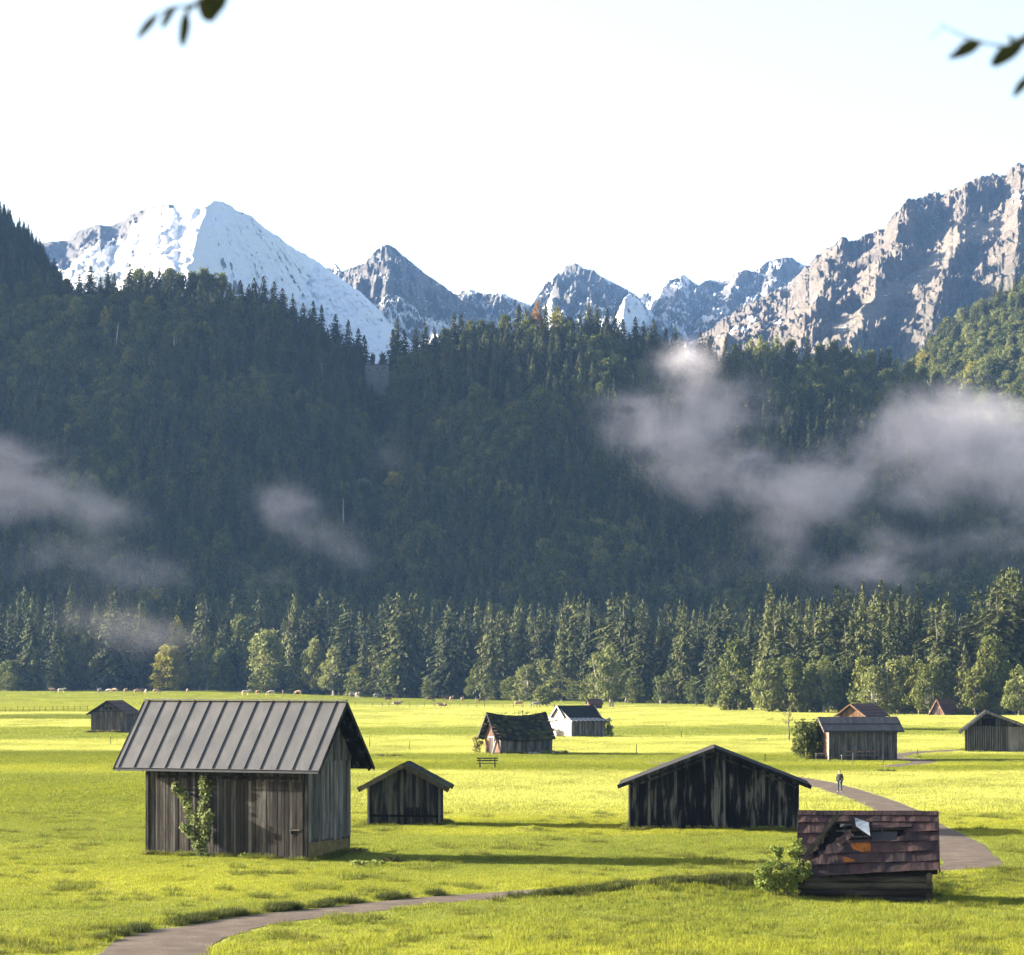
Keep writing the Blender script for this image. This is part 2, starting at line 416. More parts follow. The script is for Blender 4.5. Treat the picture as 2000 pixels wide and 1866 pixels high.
def path_dist(x, y):
    d = np.full(np.shape(x), 1e9)
    for ln, w in PATHS:
        for i in range(len(ln) - 1):
            a = ln[i]; b = ln[i + 1]; ab = b - a; L2 = (ab ** 2).sum() + 1e-9
            tt = np.clip(((x - a[0]) * ab[0] + (y - a[1]) * ab[1]) / L2, 0, 1)
            d = np.minimum(d, np.hypot(x - a[0] - tt * ab[0], y - a[1] - tt * ab[1]) - w * .5 * (1.2 if a[1] < 114 else 1))
    return d

# ------------------------------------------------------------------ scattered cover: one object with a node tree
def scatter(name, pts, idx, rot, scl, sources, kind='stuff'):
    me = bpy.data.meshes.new(name); pts = np.asarray(pts, np.float32)
    me.vertices.add(len(pts)); me.vertices.foreach_set('co', pts.ravel())
    a = me.attributes.new('idx', 'INT', 'POINT'); a.data.foreach_set('value', np.asarray(idx, np.int32))
    a = me.attributes.new('rot', 'FLOAT_VECTOR', 'POINT'); a.data.foreach_set('vector', np.asarray(rot, np.float32).ravel())
    a = me.attributes.new('scl', 'FLOAT_VECTOR', 'POINT'); a.data.foreach_set('vector', np.asarray(scl, np.float32).ravel())
    o = link(name, me)
    ng = bpy.data.node_groups.new(name + '_scatter', 'GeometryNodeTree')
    ng.interface.new_socket('Geometry', in_out='INPUT', socket_type='NodeSocketGeometry')
    ng.interface.new_socket('Geometry', in_out='OUTPUT', socket_type='NodeSocketGeometry')
    N = ng.nodes; L = ng.links
    gi = N.new('NodeGroupInput'); go = N.new('NodeGroupOutput'); jn = N.new('GeometryNodeJoinGeometry')
    def named(nm, ty):
        q = N.new('GeometryNodeInputNamedAttribute'); q.data_type = ty; q.inputs['Name'].default_value = nm; return q.outputs['Attribute']
    ix = named('idx', 'INT'); ro = named('rot', 'FLOAT_VECTOR'); sc1 = named('scl', 'FLOAT_VECTOR')
    for k, src in enumerate(sources):
        cmp_ = N.new('FunctionNodeCompare'); cmp_.data_type = 'INT'; cmp_.operation = 'EQUAL'
        ins = [q for q in cmp_.inputs if q.type == 'INT']; L.new(ix, ins[0]); ins[1].default_value = k
        oi = N.new('GeometryNodeObjectInfo'); oi.inputs['Object'].default_value = src; oi.transform_space = 'ORIGINAL'; oi.inputs['As Instance'].default_value = True
        ip = N.new('GeometryNodeInstanceOnPoints')
        L.new(gi.outputs[0], ip.inputs['Points']); L.new(cmp_.outputs[0], ip.inputs['Selection']); L.new(oi.outputs['Geometry'], ip.inputs['Instance'])
        L.new(ro, ip.inputs['Rotation']); L.new(sc1, ip.inputs['Scale']); L.new(ip.outputs[0], jn.inputs[0])
    L.new(jn.outputs[0], go.inputs[0])
    md = o.modifiers.new('scatter', 'NODES'); md.node_group = ng
    return tag(o, kind=kind)
def source(name, me):
    return bpy.data.objects.new(name, me)          # only feeds the scatter, never linked to the scene

# ------------------------------------------------------------------ grass
def blades(seed, n, size, h0, h1, w, lean=.45):
    rs = np.random.RandomState(seed)
    x = rs.uniform(-size / 2, size / 2, n); y = rs.uniform(-size / 2, size / 2, n)
    a = rs.uniform(0, 2 * np.pi, n); h = rs.uniform(h0, h1, n); ln = rs.uniform(.05, lean, n) * h; la = rs.uniform(0, 2 * np.pi, n)
    ww = w * rs.uniform(.6, 1.3, n)
    dx = np.cos(a) * ww / 2; dy = np.sin(a) * ww / 2
    V = np.zeros((n, 4, 3)); z0 = -.03
    V[:, 0] = np.stack([x - dx, y - dy, np.full(n, z0)], 1); V[:, 1] = np.stack([x + dx, y + dy, np.full(n, z0)], 1)
    mx = x + np.cos(la) * ln; my = y + np.sin(la) * ln
    V[:, 2] = np.stack([mx + dx * .35, my + dy * .35, h], 1); V[:, 3] = np.stack([mx - dx * .35, my - dy * .35, h], 1)
    Fq = np.arange(4 * n).reshape(n, 4)
    return np_mesh('grass_tuft', V.reshape(-1, 3), Fq, [M['blade']], tone=rs.rand(n))
NRS = np.random.RandomState(3)
BLOCKED = []                                         # footprints of buildings (x, y, r)
def grass_zone(y0, y1, step, margin, halfw):
    y = []; x = []
    yy = y0
    while yy < y1:
        hw = 6 + halfw * yy; n = int(2 * hw / step)
        x.append(np.linspace(-hw, hw, n) + NRS.uniform(-.5, .5, n) * step); y.append(np.full(n, yy) + NRS.uniform(-.5, .5, n) * step); yy += step
    x = np.concatenate(x); y = np.concatenate(y)
    k = path_dist(x, y) > margin + NRS.uniform(-.12, .12, len(x)); x = x[k]; y = y[k]
    return x, y
def build_grass():
    srcs = [source('tuft', blades(s, 60, .52, .03, .10, .018, .8)) for s in (1, 2, 3)]                 # 0-2 near, grazed
    srcs += [source('tuft', blades(s, 60, .50, .08, .19, .018, .8)) for s in (4, 5)]               # 3-4 near, long
    srcs += [source('tuft', blades(s, 120, 1.25, .06, .15, .035)) for s in (6, 7)]                 # 5-6 middle
    srcs += [source('tuft', blades(s, 420, 4.6, .07, .18, .06)) for s in (8, 9)]                   # 7-8 far
    def tussock(seed, n, rad, h0, h1):
        rs = np.random.RandomState(seed); r = rad * np.sqrt(rs.rand(n)); a = rs.uniform(0, 6.283, n); x = r * np.cos(a); y = r * np.sin(a); h = rs.uniform(h0, h1, n) * (1 - .5 * r / rad)
        b = rs.uniform(0, 6.283, n); w = .02 * rs.uniform(.6, 1.4, n); dx = np.cos(b) * w / 2; dy = np.sin(b) * w / 2; ox = x * .9 + rs.normal(scale=.05, size=n); oy = y * .9 + rs.normal(scale=.05, size=n)
        V = np.zeros((n, 4, 3)); V[:, 0] = np.stack([x - dx, y - dy, 0 * x - .03], 1); V[:, 1] = np.stack([x + dx, y + dy, 0 * x - .03], 1); V[:, 2] = np.stack([x + ox + dx * .4, y + oy + dy * .4, h], 1); V[:, 3] = np.stack([x + ox - dx * .4, y + oy - dy * .4, h], 1)
        return np_mesh('grass_tussock', V.reshape(-1, 3), np.arange(4 * n).reshape(n, 4), [M['coarse']], tone=rs.rand(n))
    srcs += [source('tussock', tussock(11, 150, .30, .16, .36)), source('tussock', tussock(12, 110, .22, .12, .30))]      # 9-10
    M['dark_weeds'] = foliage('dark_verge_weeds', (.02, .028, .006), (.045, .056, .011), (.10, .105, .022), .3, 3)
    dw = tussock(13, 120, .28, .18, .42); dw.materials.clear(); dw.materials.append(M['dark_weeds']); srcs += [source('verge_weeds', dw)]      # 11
    P = []; I = []
    x, y = grass_zone(96, 205, .43, .22, .178)
    long_ = (noise2(x / 4.5, y / 7, 31) + .55 * sm(134, 122, y) * sm(-9, 3, x) + .35 * sm(118, 108, y) > .42)
    i0 = np.where(long_, NRS.randint(3, 5, len(x)), NRS.randint(0, 3, len(x)))
    cl = noise2(x / 2.2, y / 3.5, 33) + .8 * noise2(x / 9, y / 12, 34) + .9 * np.exp(-((y - np.interp(x, [-20, 0, 8, 15, 22, 40], [128, 129, 130.5, 134, 140, 151])) / 2.2) ** 2) * sm(-8, 2, x) + .35 * sm(125, 105, y)
    pr = np.clip((cl - .25) * .34, 0.004, .55); i0 = np.where(NRS.rand(len(x)) < pr, NRS.randint(9, 11, len(x)), i0); I.append(i0); P.append((x, y))
    x, y = grass_zone(205, 410, 1.02, .5, .176); I.append(NRS.randint(5, 7, len(x))); P.append((x, y))
    x, y = grass_zone(410, 1000, 3.9, 2.2, .176); I.append(NRS.randint(7, 9, len(x))); P.append((x, y))
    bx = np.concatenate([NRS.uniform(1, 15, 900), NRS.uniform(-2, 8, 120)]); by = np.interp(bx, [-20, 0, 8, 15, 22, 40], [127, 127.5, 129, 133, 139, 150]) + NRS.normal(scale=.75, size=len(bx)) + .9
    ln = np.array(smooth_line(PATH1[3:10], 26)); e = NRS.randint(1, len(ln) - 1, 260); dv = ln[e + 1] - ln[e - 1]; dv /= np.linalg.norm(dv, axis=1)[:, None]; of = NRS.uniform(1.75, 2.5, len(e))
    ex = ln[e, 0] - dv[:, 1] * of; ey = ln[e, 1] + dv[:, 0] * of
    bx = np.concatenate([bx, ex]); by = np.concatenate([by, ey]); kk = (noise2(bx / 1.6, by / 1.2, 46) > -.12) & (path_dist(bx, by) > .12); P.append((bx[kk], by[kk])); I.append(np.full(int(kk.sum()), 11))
    fx = []; fy = []
    for (cx, cy, rz, L, D) in FEET + [(X(1699, 130), 132.0, -.11, 5.3, 3.6)]:
        if cy > 520: continue
        for k in range(int(2 * (L + D) / (.16 if cy < 200 else .4))):
            q = NRS.rand() * 2 * (L + D); o = NRS.uniform(.06, .38)
            lx, ly = (q - L / 2, -D / 2 - o) if q < L else (L / 2 + o, q - L - D / 2) if q < L + D else (q - L - D - L / 2, D / 2 + o) if q < 2 * L + D else (-L / 2 - o, q - 2 * L - D - D / 2)
            if float(noise2(lx * .7 + cx, ly * .7, 44)) < -.25: continue
            fx.append(cx + lx * math.cos(rz) - ly * math.sin(rz)); fy.append(cy + lx * math.sin(rz) + ly * math.cos(rz))
    P.append((np.array(fx), np.array(fy))); I.append(NRS.randint(9, 11, len(fx)))
    x = np.concatenate([p[0] for p in P]); y = np.concatenate([p[1] for p in P]); I = np.concatenate(I)
    pts = np.stack([x, y, ground(x, y)], 1); n = len(x)
    rot = np.stack([np.zeros(n), np.zeros(n), NRS.uniform(0, 6.28, n)], 1)
    s = NRS.uniform(.75, 1.25, n); scl = np.stack([np.ones(n), np.ones(n), s], 1)
    g = scatter('meadow_grass', pts, I, rot, scl, srcs)
    tag(g, 'grass of the valley meadow in mown yellow and standing green strips', 'grass')
    return n

# ------------------------------------------------------------------ mountains
def mountain_mat(name, rock1, rock2, rock3, snow=(.80, .82, .86)):
    m, t = new_mat(name); pos = t.n('ShaderNodeTexCoord').outputs['Object']
    n1 = t.noise(t.mapping(pos, (.02, .02, .02)), 1.0, 8, .62, .3); n2 = t.noise(t.mapping(pos, (.11, .11, .16)), 1.0, 6, .7)
    strata = t.noise(t.mapping(pos, (.012, .012, .11), rot=(.12, .25, 0)), 1.0, 5, .65, .5)
    n4 = t.noise(t.mapping(pos, (.34, .34, .42)), 1.0, 4, .7)
    f = t.math('ADD', t.math('MULTIPLY', n1, .35), t.math('ADD', t.math('MULTIPLY', strata, .4), t.math('MULTIPLY', n2, .3)))
    f = t.math('ADD', f, t.math('MULTIPLY', t.math('SUBTRACT', n4, .5), .55))
    rock = t.ramp(f, [(.35, rock1), (.53, rock2), (.7, rock3)])
    scree = t.ramp(n2, [(.3, (.12, .10, .075)), (.7, (.18, .155, .12))])
    rock = t.mix(attr(t, 'scree'), rock, scree)
    green = t.ramp(n2, [(.35, (.022, .026, .014)), (.7, (.05, .052, .03))])
    rock = t.mix(attr(t, 'green'), rock, green)
    g = t.n('ShaderNodeNewGeometry'); sp = t.n('ShaderNodeSeparateXYZ'); t.l(g.outputs['Normal'], sp.inputs[0])
    sn = t.math('ADD', attr(t, 'snow'), t.math('MULTIPLY', t.math('SUBTRACT', sp.outputs[2], .55), .55))
    sn = t.math('ADD', sn, t.math('MULTIPLY', t.math('SUBTRACT', n2, .5), 1.0)); sn = t.math('ADD', sn, t.math('MULTIPLY', t.math('SUBTRACT', n1, .5), .7))
    k = t.ramp(sn, [(.42, (0, 0, 0)), (.58, (1, 1, 1))])
    return finish(m, t, t.mix(k, rock, snow), .9, t.math('ADD', t.math('ADD', n2, t.math('MULTIPLY', n4, .45)), t.math('MULTIPLY', n1, 2.0)), 11.0, .15)
M['alp_grey'] = mountain_mat('grey_alpine_rock', (.058, .056, .055), (.098, .092, .088), (.145, .135, .126))
M['alp_tan'] = mountain_mat('tan_alpine_rock', (.07, .058, .049), (.135, .113, .095), (.195, .166, .14))

def mountain(name, label, ridge, d, base_py, depth, spurs, amp, snow, mat, px0, px1, nx=260, ns=150, seed=0, smoothness=None, flute=None, rough_ridge=3.0, wob=6.0, scree=None, green=None, snow_lines=(), pw=1.0, rib=(70, 150, .35)):
    """ridge: skyline (px, py) at distance d; spurs: (px_top, px_bottom, push, half_width) buttresses that come forward"""
    px = np.linspace(px0, px1, nx); s = np.concatenate([np.linspace(0, 1, ns) ** .8, 1 + np.linspace(.02, .7, 26)])
    PXg, S = np.meshgrid(px, s)
    rp = np.interp(px, [p[0] for p in ridge], [p[1] for p in ridge])
    rp = rp + rough_ridge * fbm(px / 26, px * 0 + seed, 5, seed + 40, .6)
    ZR = np.interp(PXg, px, Z(rp, d)); z0 = Z(base_py, d)
    S1 = np.minimum(S, 1); back = np.maximum(S - 1, 0)
    z = z0 + (ZR - z0) * S1 ** pw - back * (ZR - z0) * 1.35
    y = d - depth * (1 - S1) + back * depth * 1.4
    w = np.clip((1 - S1) / .12, 0, 1) ** .7                     # keep the skyline where it is
    w = np.where(S > 1, np.clip(back / .3, 0, 1), w)
    for (pt, pb, push, hw) in spurs:
        c = pt + (pb - pt) * (1 - S1) + wob * fbm(S1 * 7, 0 * S1 + pt, 4, seed + 60); y = y - push * np.clip(1 - np.abs(PXg - c) / hw, 0, 1) * (.25 + .75 * w)
    a = amp * (1 if smoothness is None else np.clip(np.interp(PXg, smoothness[0], smoothness[1]), 0, 1))
    if scree is not None:
        SCR = scree(PXg, S1); a = a * (1 - .85 * SCR)
    else: SCR = 0 * PXg
    GRN = green(PXg, S1) if green is not None else 0 * PXg
    if flute is not None: y = y - flute(PXg, S1) * w
    x = X(PXg, y)
    u = x / rib[0] + rib[2] * z / rib[0]; v = z / rib[1]
    n = ridged(u, v, 5, seed, .5) - 1.0 + .55 * (ridged(x / 26 - z / 50, z / 21 + x / 60, 5, seed + 20, .6) - .9) + .26 * fbm(x / 8, z / 7, 4, seed + 9, .65)
    y = y - a * n * w; z = z + a * n * .30 * w * np.where(S > 1, .5, 1)
    lim = H + (ZR - H) / d * y + amp * .035 * noise2(PXg / 5.0, S * 9, seed + 3) * (S1 > .9)
    z = np.where(S <= 1, np.minimum(z, lim), np.minimum(z, lim - 1.5))
    x = X(PXg, y)
    SN = snow(PXg, S1) + 0 * PXg
    for (ax, as_, bx, bs, r, k) in snow_lines:
        abx = bx - ax; abs_ = (bs - as_) * 200
        tt = np.clip(((PXg - ax) * abx + (S1 - as_) * 200 * abs_) / (abx ** 2 + abs_ ** 2), 0, 1)
        dd = np.hypot(PXg - ax - tt * abx, (S1 - as_) * 200 - tt * abs_); SN = SN + k * np.clip(1 - dd / r, 0, 1)
    rr, cc = PXg.shape; ii = np.arange(rr * cc).reshape(rr, cc)
    Q = np.stack([ii[:-1, :-1], ii[:-1, 1:], ii[1:, 1:], ii[1:, :-1]], -1).reshape(-1, 4)
    me = np_mesh(name, np.stack([x, y, z], -1).reshape(-1, 3), Q, [mat], vattr={'snow': SN, 'scree': SCR, 'green': GRN})
    o = link(name, me); return tag(o, label, None, None, 'structure')

def line_band(x0, s0, x1, s1, w):
    def f(P, S):
        t = np.clip((P - x0) / (x1 - x0), 0, 1); return np.clip(1.4 - np.abs(S - (s0 + (s1 - s0) * t)) / w, 0, 1) * (P > x0 - 15) * (P < x1 + 60)
    return f
def streaks(P, S):
    "runnels that fan out down the right flank"
    py = 860 - (860 - np.interp(P, [420, 485, 565, 645, 705, 790], [394, 420, 480, 528, 572, 655])) * S
    a = np.arctan2(py - 340, P - 395); r = np.hypot(py - 340, P - 395)
    return fbm(a * 44, r / 260, 5, 33, .65) + .35 * sm(250, 420, r)
def build_mountains():
    mountain('snow_mountain', 'big snowy mountain with a smooth shaded right flank', [(-80, 520), (60, 480), (105, 472), (130, 470), (150, 455), (185, 439), (215, 444), (250, 425), (285, 406), (318, 400), (338, 402), (348, 416), (375, 408), (400, 402), (420, 394), (436, 394), (455, 406), (485, 420), (520, 447), (565, 480), (610, 505), (645, 528), (705, 572), (745, 608), (790, 655), (860, 720), (960, 800)],
             4300, 860, 900, [(434, 345, 420, 190), (320, 300, 120, 90), (200, 170, 90, 80)], 34, lambda P, S: np.where(P > 440 - 60 * (1 - S), 1.15 - .62 * np.clip(streaks(P, S) + .05, 0, 1), np.where((P < 352) & (S > .79 - .09 * noise2(P / 22, S * 9, 3)), -.02, np.where(P < 265, 1.0 - .55 * sm(.70, .85, S), 1.35))), M['alp_grey'], -90, 960, 420, 170, 3,
             smoothness=([0, 250, 360, 400, 470, 960], [.75, .55, .22, .22, .26, .28]), rough_ridge=3.0, rib=(60, 420, -.75), flute=lambda P, S: 6 * (streaks(P, S) + .5 * np.abs(streaks(P * 1.03 + 7, S))) * sm(425, 460, P))
    mountain('pyramid_mountain', 'grey pyramid peak with snow ledges', [(560, 560), (640, 522), (655, 516), (668, 530), (690, 525), (715, 510), (735, 487), (757, 479), (775, 488), (800, 512), (835, 540), (870, 562), (892, 576), (915, 600), (960, 650), (1040, 720)],
             5000, 760, 700, [(757, 748, 110, 75), (800, 845, 60, 60), (700, 690, 60, 50)], 42, lambda P, S: .30 + .12 * noise2(P / 25, S * 7, 5) + .45 * sm(.45, .2, S) + .5 * (P < 672), M['alp_grey'], 560, 1040, 260, 130, 11, rib=(80, 90, .5))
    mountain('snow_saddle', 'low snowy saddle between two peaks', [(800, 620), (860, 580), (895, 568), (925, 566), (950, 576), (972, 572), (1000, 582), (1035, 596), (1070, 610), (1150, 640)],
             5300, 740, 500, [(930, 900, 80, 70), (985, 1010, 70, 60)], 40, lambda P, S: .62 + .15 * noise2(P / 22, S * 6, 8), M['alp_grey'], 800, 1150, 160, 90, 17, rib=(60, 60, .3))
    mountain('ridge_mountain', 'craggy grey peak above the wooded ridge', [(1020, 625), (1055, 570), (1075, 545), (1095, 530), (1112, 517), (1125, 514), (1134, 522), (1160, 530), (1190, 548), (1215, 560), (1245, 578), (1280, 620), (1330, 680), (1380, 720)],
             4900, 760, 600, [(1122, 1135, 90, 60), (1165, 1185, 60, 45), (1085, 1075, 60, 40)], 42, lambda P, S: .33 + .2 * noise2(P / 18, S * 7, 2) + .4 * sm(.5, .25, S) + .3 * (P < 1085), M['alp_grey'], 1015, 1390, 230, 120, 23, rib=(60, 80, .4))
    mountain('snow_knoll', 'small bright snow knoll under the craggy peak', [(1160, 690), (1200, 620), (1218, 584), (1228, 577), (1240, 580), (1262, 600), (1300, 640), (1340, 700), (1400, 740)],
             4600, 770, 350, [(1228, 1200, 160, 60)], 18, lambda P, S: .95 + 0 * P, M['alp_grey'], 1160, 1400, 120, 80, 29)
    mountain('far_ridge', 'jagged far ridge in blue shade', [(1180, 640), (1240, 588), (1265, 568), (1300, 552), (1335, 538), (1350, 548), (1366, 556), (1395, 546), (1420, 545), (1440, 530), (1455, 528), (1470, 532), (1500, 512), (1520, 503), (1545, 503), (1562, 512), (1580, 525), (1640, 600), (1700, 680)],
             5200, 760, 700, [(1335, 1310, 150, 60), (1455, 1400, 120, 60), (1540, 1480, 100, 80)], 40, lambda P, S: .52 + .22 * noise2(P / 20, S * 7, 6) - .12 * sm(.7, .95, S) + .45 * (P < 1345) * (S > .55), M['alp_grey'], 1180, 1700, 280, 130, 31, rib=(55, 120, -.5))
    sl = ((1525, .52, 1395, .34, 14, .9), (1800, .86, 1825, .78, 14, .7), (1620, .52, 1650, .47, 10, .6), (1985, .70, 2010, .62, 16, .7), (1545, .5, 1590, .5, 8, .6))
    def gr(P, S):
        top = np.interp(P, [1640, 1770, 1900, 2000, 2200], [.18, .34, .50, .56, .62])
        return .6 * np.clip((top - .07 - S) / .12, 0, 1) * sm(1640, 1700, P) * np.clip(.6 + noise2(P / 9, S * 30, 14), 0, 1)
    mountain('rock_mountain', 'large tan rock mountain streaked with snow', [(1300, 745), (1340, 672), (1400, 630), (1440, 606), (1500, 575), (1535, 556), (1560, 535), (1580, 516), (1600, 498), (1620, 482), (1648, 467), (1668, 472), (1690, 464), (1712, 455), (1735, 435), (1755, 412), (1770, 395), (1788, 389), (1805, 382), (1835, 376), (1860, 372), (1885, 360), (1905, 347), (1935, 344), (1960, 338), (1985, 326), (2010, 320), (2060, 300), (2120, 315), (2200, 345), (2300, 420)],
             3600, 860, 900, [(1650, 1560, 80, 70), (1790, 1660, 100, 80), (1910, 1800, 90, 80), (2040, 1950, 100, 90)], 31, lambda P, S: .10 + .14 * noise2(P / 20, S * 7, 7) + .10 * sm(.55, .95, S), M['alp_tan'], 1300, 2300, 900, 380, 37, rough_ridge=7.0, wob=16,
             scree=line_band(1640, .20, 1905, .63, .085), green=gr, snow_lines=sl, rib=(74, 60, -.6))

# ------------------------------------------------------------------ trees
def quads_from(C, A, B):
    n = len(C); V = np.empty((n, 4, 3)); V[:, 0] = C - A - B; V[:, 1] = C + A - B * .7; V[:, 2] = C + A * .75 + B; V[:, 3] = C - A * .8 + B * .8
    return V.reshape(-1, 3), np.arange(4 * n).reshape(n, 4)
def tube_np(pts, rad, n=6):
    mb = MB(); mb.tube(pts, rad, n, .5, False); return mb
def spruce_crown(seed, h=28., r=3.3, shape=.5, dens=1.0, base=.07, gap=.12):
    rs = np.random.RandomState(seed); C = []; A = []; B = []; T = []
    nlev = int(h * 1.65 * dens)
    for i in range(nlev):
        t = (i + rs.rand()) / nlev; z = h * (base + (1 - base) * t)
        rr = r * min(1, ((1 - t) / shape)) ** .85 * (.72 + .28 * min(1, t / .12)) + .10
        rr *= 1 + .22 * math.sin(t * 23 + seed) * rs.rand()
        nb = max(3, int((4 + 8 * (1 - t)) * dens)); a0 = rs.uniform(0, 6.28)
        for j in range(nb):
            if rs.rand() < gap: continue
            az = a0 + 6.283 * j / nb + rs.uniform(-.35, .35); L = rr * rs.uniform(.6, 1.22)
            ca, sa = math.cos(az), math.sin(az); ns = max(2, int(L * 2.5)); tone = rs.uniform(.15, .85)
            for k in range(ns):
                q = (k + 1) / ns; d = L * q
                zz = z + .10 * L - L * (.10 + .42 * q * q) + rs.uniform(-.12, .12)
                wd = (.19 + .29 * (1 - q)) * rs.uniform(.7, 1.3) * (.6 + .4 * rr / r); ln = .25 * rs.uniform(.9, 1.5) * (.7 + .3 * L / r)
                droop = rs.uniform(.35, 1.0)
                C.append((ca * d, sa * d, zz)); A.append((ca * ln, sa * ln, -ln * droop))
                rl = rs.uniform(-.9, .9); B.append((-sa * wd * math.cos(rl), ca * wd * math.cos(rl), wd * math.sin(rl))); T.append(tone + rs.uniform(-.15, .15))
                if rs.rand() < .5:                       # hanging twigs
                    C.append((ca * d + rs.uniform(-.25, .25), sa * d + rs.uniform(-.25, .25), zz - .3)); A.append((rs.uniform(-.12, .12), rs.uniform(-.12, .12), -.42))
                    B.append((-sa * .2, ca * .2, 0)); T.append(tone - .1)
    C.append((0, 0, h)); A.append((.02, 0, .6)); B.append((.07, .02, 0)); T.append(.6)
    C = np.array(C); V, Fq = quads_from(C, np.array(A), np.array(B)); return V, Fq, np.clip(T, 0, 1)
def broad_crown(seed, h=12., r=4.6, lobes=26, per=110, leaf=.30, low=.10, flat=1.0):
    rs = np.random.RandomState(seed); V = []; Fq = []; T = []; C = []; A = []; B = []; cent = []
    for i in range(lobes):
        t = rs.uniform(0, 1); zc = h * (low + .06 + (1 - low - .14) * t)
        prof = math.sin(math.pi * min(1, .26 + .70 * t)) ** .6
        rad = r * prof * math.sqrt(rs.uniform(.05, 1)) * .82; az = rs.uniform(0, 6.28)
        c = np.array([rad * math.cos(az), rad * math.sin(az), zc]); lr = r * rs.uniform(.20, .36); cent.append((c, lr))
        n = int(per * (lr / (r * .33)) ** 2); u = rs.normal(size=(n, 3)); u /= np.linalg.norm(u, axis=1)[:, None]
        p = c + u * lr * (rs.uniform(.55, 1.12, n)[:, None]) * np.array([1, 1, .82 * flat])
        a = rs.normal(size=(n, 3)); a /= np.linalg.norm(a, axis=1)[:, None]; b = np.cross(a, u + rs.normal(scale=.5, size=(n, 3))); b /= np.linalg.norm(b, axis=1)[:, None] + 1e-6
        sz = leaf * rs.uniform(.6, 1.35, n)[:, None]
        C.append(p); A.append(a * sz); B.append(b * sz * .7); tn = rs.uniform(.2, .8); T.append(np.clip(tn + rs.uniform(-.2, .2, n), 0, 1))
    V, Fq = quads_from(np.concatenate(C), np.concatenate(A), np.concatenate(B)); return V, Fq, np.concatenate(T), cent
def trunk_mb(h, r, cent=None, seed=0, top=.9, stems=1):
    rs = random.Random(seed); mb = MB()
    for k in range(stems):
        lean = rs.uniform(-.05, .05) if stems == 1 else rs.uniform(-.16, .16); ly = rs.uniform(-.05, .05)
        ox = 0 if stems == 1 else rs.uniform(-1.6, 1.6)
        pts = [(ox + lean * h * q + rs.uniform(-.06, .06), ly * h * q, h * top * q - .25 * (q == 0)) for q in (0, .1, .3, .55, .8, 1)]
        mb.tube(pts, [r * 1.5, r * 1.05, r * .85, r * .6, r * .35, r * .08], 7, rs.uniform(.3, .8))
    if cent:
        for c, lr in cent[::2]:
            z0 = max(.12 * h, c[2] * .55 * rs.uniform(.6, 1)); mb.tube([(0, 0, z0), (c[0] * .5, c[1] * .5, (z0 + c[2]) / 2 + .3), tuple(c)], [r * .5, r * .32, r * .08], 5, rs.uniform(.3, .8), False)
    return mb
SPR = []; BRD = []
def make_tree_library():
    for k, (sd, r, shp, dens, gap) in enumerate([(1, 3.3, .55, 1, .10), (2, 2.8, .42, 1, .16), (3, 3.7, .62, 1, .10), (4, 2.4, .35, 1, .2), (5, 3.1, .8, 1, .12), (6, 3.5, .48, .9, .22)]):
        V, Fq, T = spruce_crown(sd, 28, r, shp, dens, .05 + .02 * (k % 3), gap)
        SPR.append((np_mesh('spruce_crown', V, Fq, [M['spruce']], T), trunk_mb(28, .34, seed=sd).mesh('spruce_trunk', M['bark']), (V, Fq, T)))
    for k, (sd, lobes, low, fl) in enumerate([(21, 62, .02, 1), (22, 56, .05, .9), (23, 70, .0, 1.05), (24, 54, .08, 1)]):
        V, Fq, T, cent = broad_crown(sd, 12, 4.6, lobes, 62, .27, low, fl)
        BRD.append((V, Fq, T, trunk_mb(12, .26, cent, sd, .8).mesh('broad_trunk', M['bark']), trunk_mb(12, .17, cent, sd + 5, .85, 4).mesh('pale_trunk', M['pale_bark'])))
    for key in ('broad', 'broad_pale', 'broad_gold', 'broad_rust'):
        for k, b in enumerate(BRD): BRDM[(key, k)] = np_mesh('broad_crown', b[0], b[1], [M[key]], b[2])
BRDM = {}
make_tree_library()
def joined(name, parts):
    "crown and trunk as one mesh, for the far woods that read as one mass"
    Vs = []; Fs = []; T = []; mi = []; mats = []; off = 0
    for (V, Fq, t, mat) in parts:
        Vs.append(V); Fs.append(Fq + off); T.append(t); mi.append(np.full(len(Fq), len(mats))); mats.append(mat); off += len(V)
    return np_mesh(name, np.concatenate(Vs), np.concatenate(Fs), mats, np.concatenate(T), np.concatenate(mi))
def trunk_np(h, r):
    mb = MB(); mb.tube([(0, 0, -1), (0, 0, h * .5), (0, 0, h * .95)], [r * 1.3, r * .8, r * .1], 5, .5, False); return np.array(mb.v), np.array(mb.f), np.full(len(mb.f), .5)
WOOD_SRC = []
def wood_sources():
    for k in range(5):
        V, Fq, T = SPR[k][2]; tv, tf, tt = trunk_np(28, .33); WOOD_SRC.append(source('wood_spruce', joined('wood_spruce', [(V, Fq, T, M['spruce']), (tv, tf, tt, M['bark'])])))
    for k, key in ((0, 'broad'), (1, 'broad'), (2, 'broad_pale'), (3, 'broad_gold')):
        b = BRD[k]; tv, tf, tt = trunk_np(12, .24); WOOD_SRC.append(source('wood_broad', joined('wood_broad', [(b[0], b[1], b[2], M[key]), (tv, tf, tt, M['pale_bark'])])))
wood_sources()

